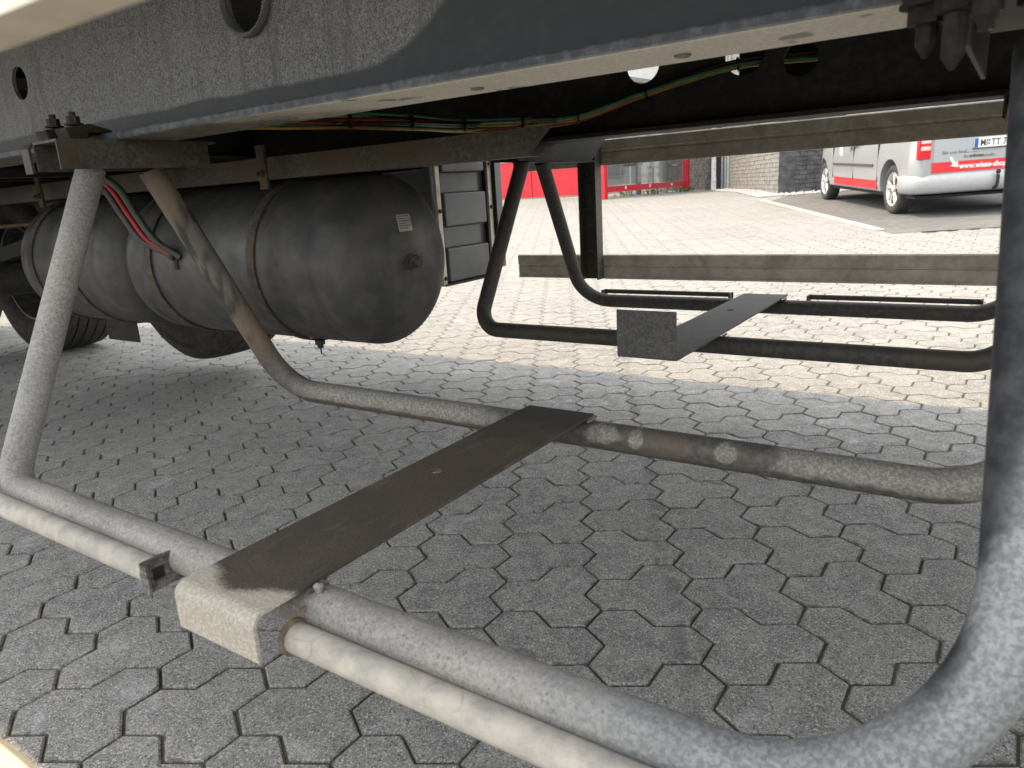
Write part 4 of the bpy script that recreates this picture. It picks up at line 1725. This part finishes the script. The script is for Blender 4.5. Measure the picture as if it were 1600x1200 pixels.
# gravel along the wall foot
q = MB()
M_grav = plain('gravel_stone', (.42, .42, .42), .9, 0, .3, 60)
for i in range(1900):
    if i < 1100:
        s = rnd.uniform(-.1, 5.1)
        w = rnd.uniform(.02, .42) + .0
        p = P0 + kdir * s - kperp * w
    else:
        s = rnd.uniform(0, 3.5)
        w = rnd.uniform(.02, .40)
        p = P1 + kperp * s + kdir * w
    r = rnd.uniform(.018, .045)
    bmv = []
    zz = gz(p.y) + r * .4
    a0 = rnd.random() * 6
    for k in range(6):
        d = [(1, 0, 0), (-1, 0, 0), (0, 1, 0), (0, -1, 0), (0, 0, 1), (0, 0, -1)][k]
        j = rnd.uniform(.7, 1.2) * r
        x_, y_ = d[0] * math.cos(a0) - d[1] * math.sin(a0), d[0] * math.sin(a0) + d[1] * math.cos(a0)
        bmv.append((p.x + x_ * j, p.y + y_ * j, zz + d[2] * j * .8))
    q.add(bmv, [(0, 2, 4), (2, 1, 4), (1, 3, 4), (3, 0, 4), (2, 0, 5), (1, 2, 5), (3, 1, 5), (0, 3, 5)])
g = q.build('gravel_strip', M_grav, None, kind='stuff')
tag(g, 'strip of pale gravel along the foot of the brick walls', 'gravel')

# red framed glass shelter
sh0 = Vector((-8.0, 15.65))
sh1 = Vector((-7.62, 19.9))
sd = (sh1 - sh0).normalized()
sn_ = Vector((sd.y, -sd.x))
shel = empty('glass_shelter', (sh0.x, sh0.y, gz(15.6)))
tag(shel, 'red framed glass shelter with a low red rail, left of the brick building', 'shelter')


def bar(q, a, b, za, zb_, w=.05):
    q.tube([(a.x, a.y, za), (b.x, b.y, zb_)], w, 4, True)


for nm, p, w in (('post', sh0, .075), ('post', sh1, .07), ('post', sh0 + (sh1 - sh0) * 1.0 - Vector((1.6, -.2)), .05), ('post', sh0 - Vector((.55, -.5)), .045)):
    q = MB()
    z0 = gz(p.y)
    q.box((p.x - w, p.y - w, z0), (p.x + w, p.y + w, z0 + 2.6))
    q.build('post', M_red, shel)
q = MB()
L_ = (sh1 - sh0).length
for zz in (.22, 2.55):
    a, b = sh0, sh1 + sd * .15
    q.prism([(a.x - .03, a.y, gz(a.y) + zz - .07), (b.x - .03, b.y, gz(b.y) + zz - .07), (b.x + .03, b.y, gz(b.y) + zz - .07), (a.x + .03, a.y, gz(a.y) + zz - .07)], (0, 0, .14))
q.build('rail', M_red, shel)
q = MB()
a, b = sh0, sh1
for k in range(3):
    s0 = a + (b - a) * (k / 3 + .01)
    s1 = a + (b - a) * ((k + 1) / 3 - .01)
    q.prism([(s0.x - .10, s0.y, gz(s0.y) + .30), (s1.x - .10, s1.y, gz(s1.y) + .30), (s1.x - .10, s1.y, gz(s1.y) + 2.45), (s0.x - .10, s0.y, gz(s0.y) + 2.45)], (-.012, 0, 0))
t = NT('clear_glass')
t.b.inputs['Transmission Weight'].default_value = .0
M_clear = t.fin((.10, .13, .13), .05, 0, .8)
t.b.inputs['Alpha'].default_value = .35
q.build('glass_pane', M_clear, shel)
q = MB()
for k in range(3):
    p = sh0 + (sh1 - sh0) * (.22 + .28 * k)
    q.lathe((p.x + .035, p.y, gz(p.y) + .22), (1, 0, 0), [(0, .035), (.02, .035), (.03, .0)], 12)
q.build('rail_cap', M_wht, shel)
q = MB().prism([(sh0.x - 2.4, sh0.y, 2.28), (sh0.x + .1, sh0.y, 2.28), (sh1.x + .1, sh1.y + .2, 2.28), (sh1.x - 2.4, sh1.y + .2, 2.28)], (0, 0, .1))
q.build('roof', M_frame, shel)

# things inside the shelter
q = MB()
q.box((-9.05, 19.0, -.35), (-8.70, 19.35, .42), bev=.02)
o = q.build('litter_bin', M_frame, None)
tag(o, 'grey box-shaped bin inside the red glass shelter', 'bin')
q = MB().box((-9.08, 18.97, .4205), (-8.67, 19.38, .62), bev=.03)
q.build('lid', M_ink, o)
tb = empty('bench_table', (-8.1, 19.6, gz(19.6)))
tag(tb, 'pale table on thin legs inside the red glass shelter', 'table')
MB().box((-8.55, 19.3, .33), (-7.75, 19.75, .38), bev=.01).build('tabletop', M_frame, tb)
for (x, y) in ((-8.5, 19.35), (-7.8, 19.35), (-8.5, 19.7), (-7.8, 19.7)):
    MB().cyl((x, y, -.01), (0, 0, 1), .02, .68, 8).build('leg', M_frame, tb)
as_ = MB().lathe((-7.95, 19.1, -.37), (0, 0, 1), [(0, .13), (.05, .12), (.55, .11), (.95, .12), (1.0, .08), (1.0, .0)], 16)
o = as_.build('ash_bin', M_kerb, None, smooth=50)
tag(o, 'pale concrete ash bin beside the table in the shelter', 'ash bin')

# long red wall with white coping
rw = empty('red_wall', (-14, 22.3, gz(22)))
tag(rw, 'long low red wall with a pale coping, left of the glass shelter', 'wall')
W0, W1 = Vector((-20.0, 21.6)), Vector((-12.3, 22.62))
q = MB()
nseg = 4
for k in range(nseg):
    a = W0 + (W1 - W0) * (k / nseg) + Vector((.015, 0))
    b = W0 + (W1 - W0) * ((k + 1) / nseg) - Vector((.015, 0))
    qq = MB().prism([(a.x, a.y, -.34), (b.x, b.y, -.34), (b.x, b.y + .2, -.34), (a.x, a.y + .2, -.34)], (0, 0, 1.25))
    qq.build('panel', M_redm, rw)
q = MB().prism([(W0.x, W0.y - .04, .912), (W1.x, W1.y - .04, .912), (W1.x, W1.y + .25, .912), (W0.x, W0.y + .25, .912)], (0, 0, .09))
q.build('coping', M_wht, rw)
q = MB().prism([(W0.x, W0.y - 1.3, gz(20)), (W1.x + 1, W1.y - 1.3, gz(20)), (W1.x + 1, W1.y, gz(20)), (W0.x, W0.y, gz(20))], (0, 0, .02))
q.build('plinth', M_bay, rw)

# showroom hall behind everything
hall = empty('showroom_hall', (-12, 26, gz(24)))
tag(hall, 'silver clad hall with tall windows behind the red wall', 'building')
MB().box((-34, 25.0, -.5), (-5, 33, 6.5)).build('wall', M_metal, hall)
for k in range(22):
    x = -33.4 + k * 1.3
    f_ = MB().box((x, 24.93, .2), (x + 1.15, 24.998, 3.2)).build('window', M_frame, hall)
    MB().box((x + .05, 24.915, .26), (x + .55, 24.928, 3.14)).build('pane', M_gl, f_)
    MB().box((x + .60, 24.915, .26), (x + 1.10, 24.928, 3.14)).build('pane', M_gl, f_)
MB().box((-34.2, 24.7, 6.5), (-4.8, 33.2, 6.8)).build('roof', M_frame, hall)

# weeds at the shelter's foot
M_weed = plain('weed_green', (.10, .14, .03), .7, 0, .4, 30)
for (wx, wy, n_) in ((-7.7, 18.0, 60), (-7.45, 19.3, 70), (-8.2, 17.0, 30)):
    q = MB()
    for i in range(n_):
        a = rnd.uniform(0, 6.28)
        l = rnd.uniform(.06, .2)
        bx, by = wx + rnd.uniform(-.25, .25), wy + rnd.uniform(-.3, .3)
        z = gz(by)
        dx, dy = math.cos(a) * l * .6, math.sin(a) * l * .6
        px_, py_ = -math.sin(a) * .018, math.cos(a) * .018
        q.add([(bx, by, z), (bx + dx * .5 + px_, by + dy * .5 + py_, z + l * .7), (bx + dx, by + dy, z + l * .8), (bx + dx * .5 - px_, by + dy * .5 - py_, z + l * .7)], [(0, 1, 2, 3)])
    o = q.build('weed', M_weed, None, fixn=False, split=False)
    lab = {-7.7: 'small weed tuft at the middle of the shelter rail', -7.45: 'larger weed tuft at the right end of the shelter rail', -8.2: 'sparse weed tuft near the left post of the shelter'}[wx]
    tag(o, lab, 'weed', 'weeds at the foot of the shelter')
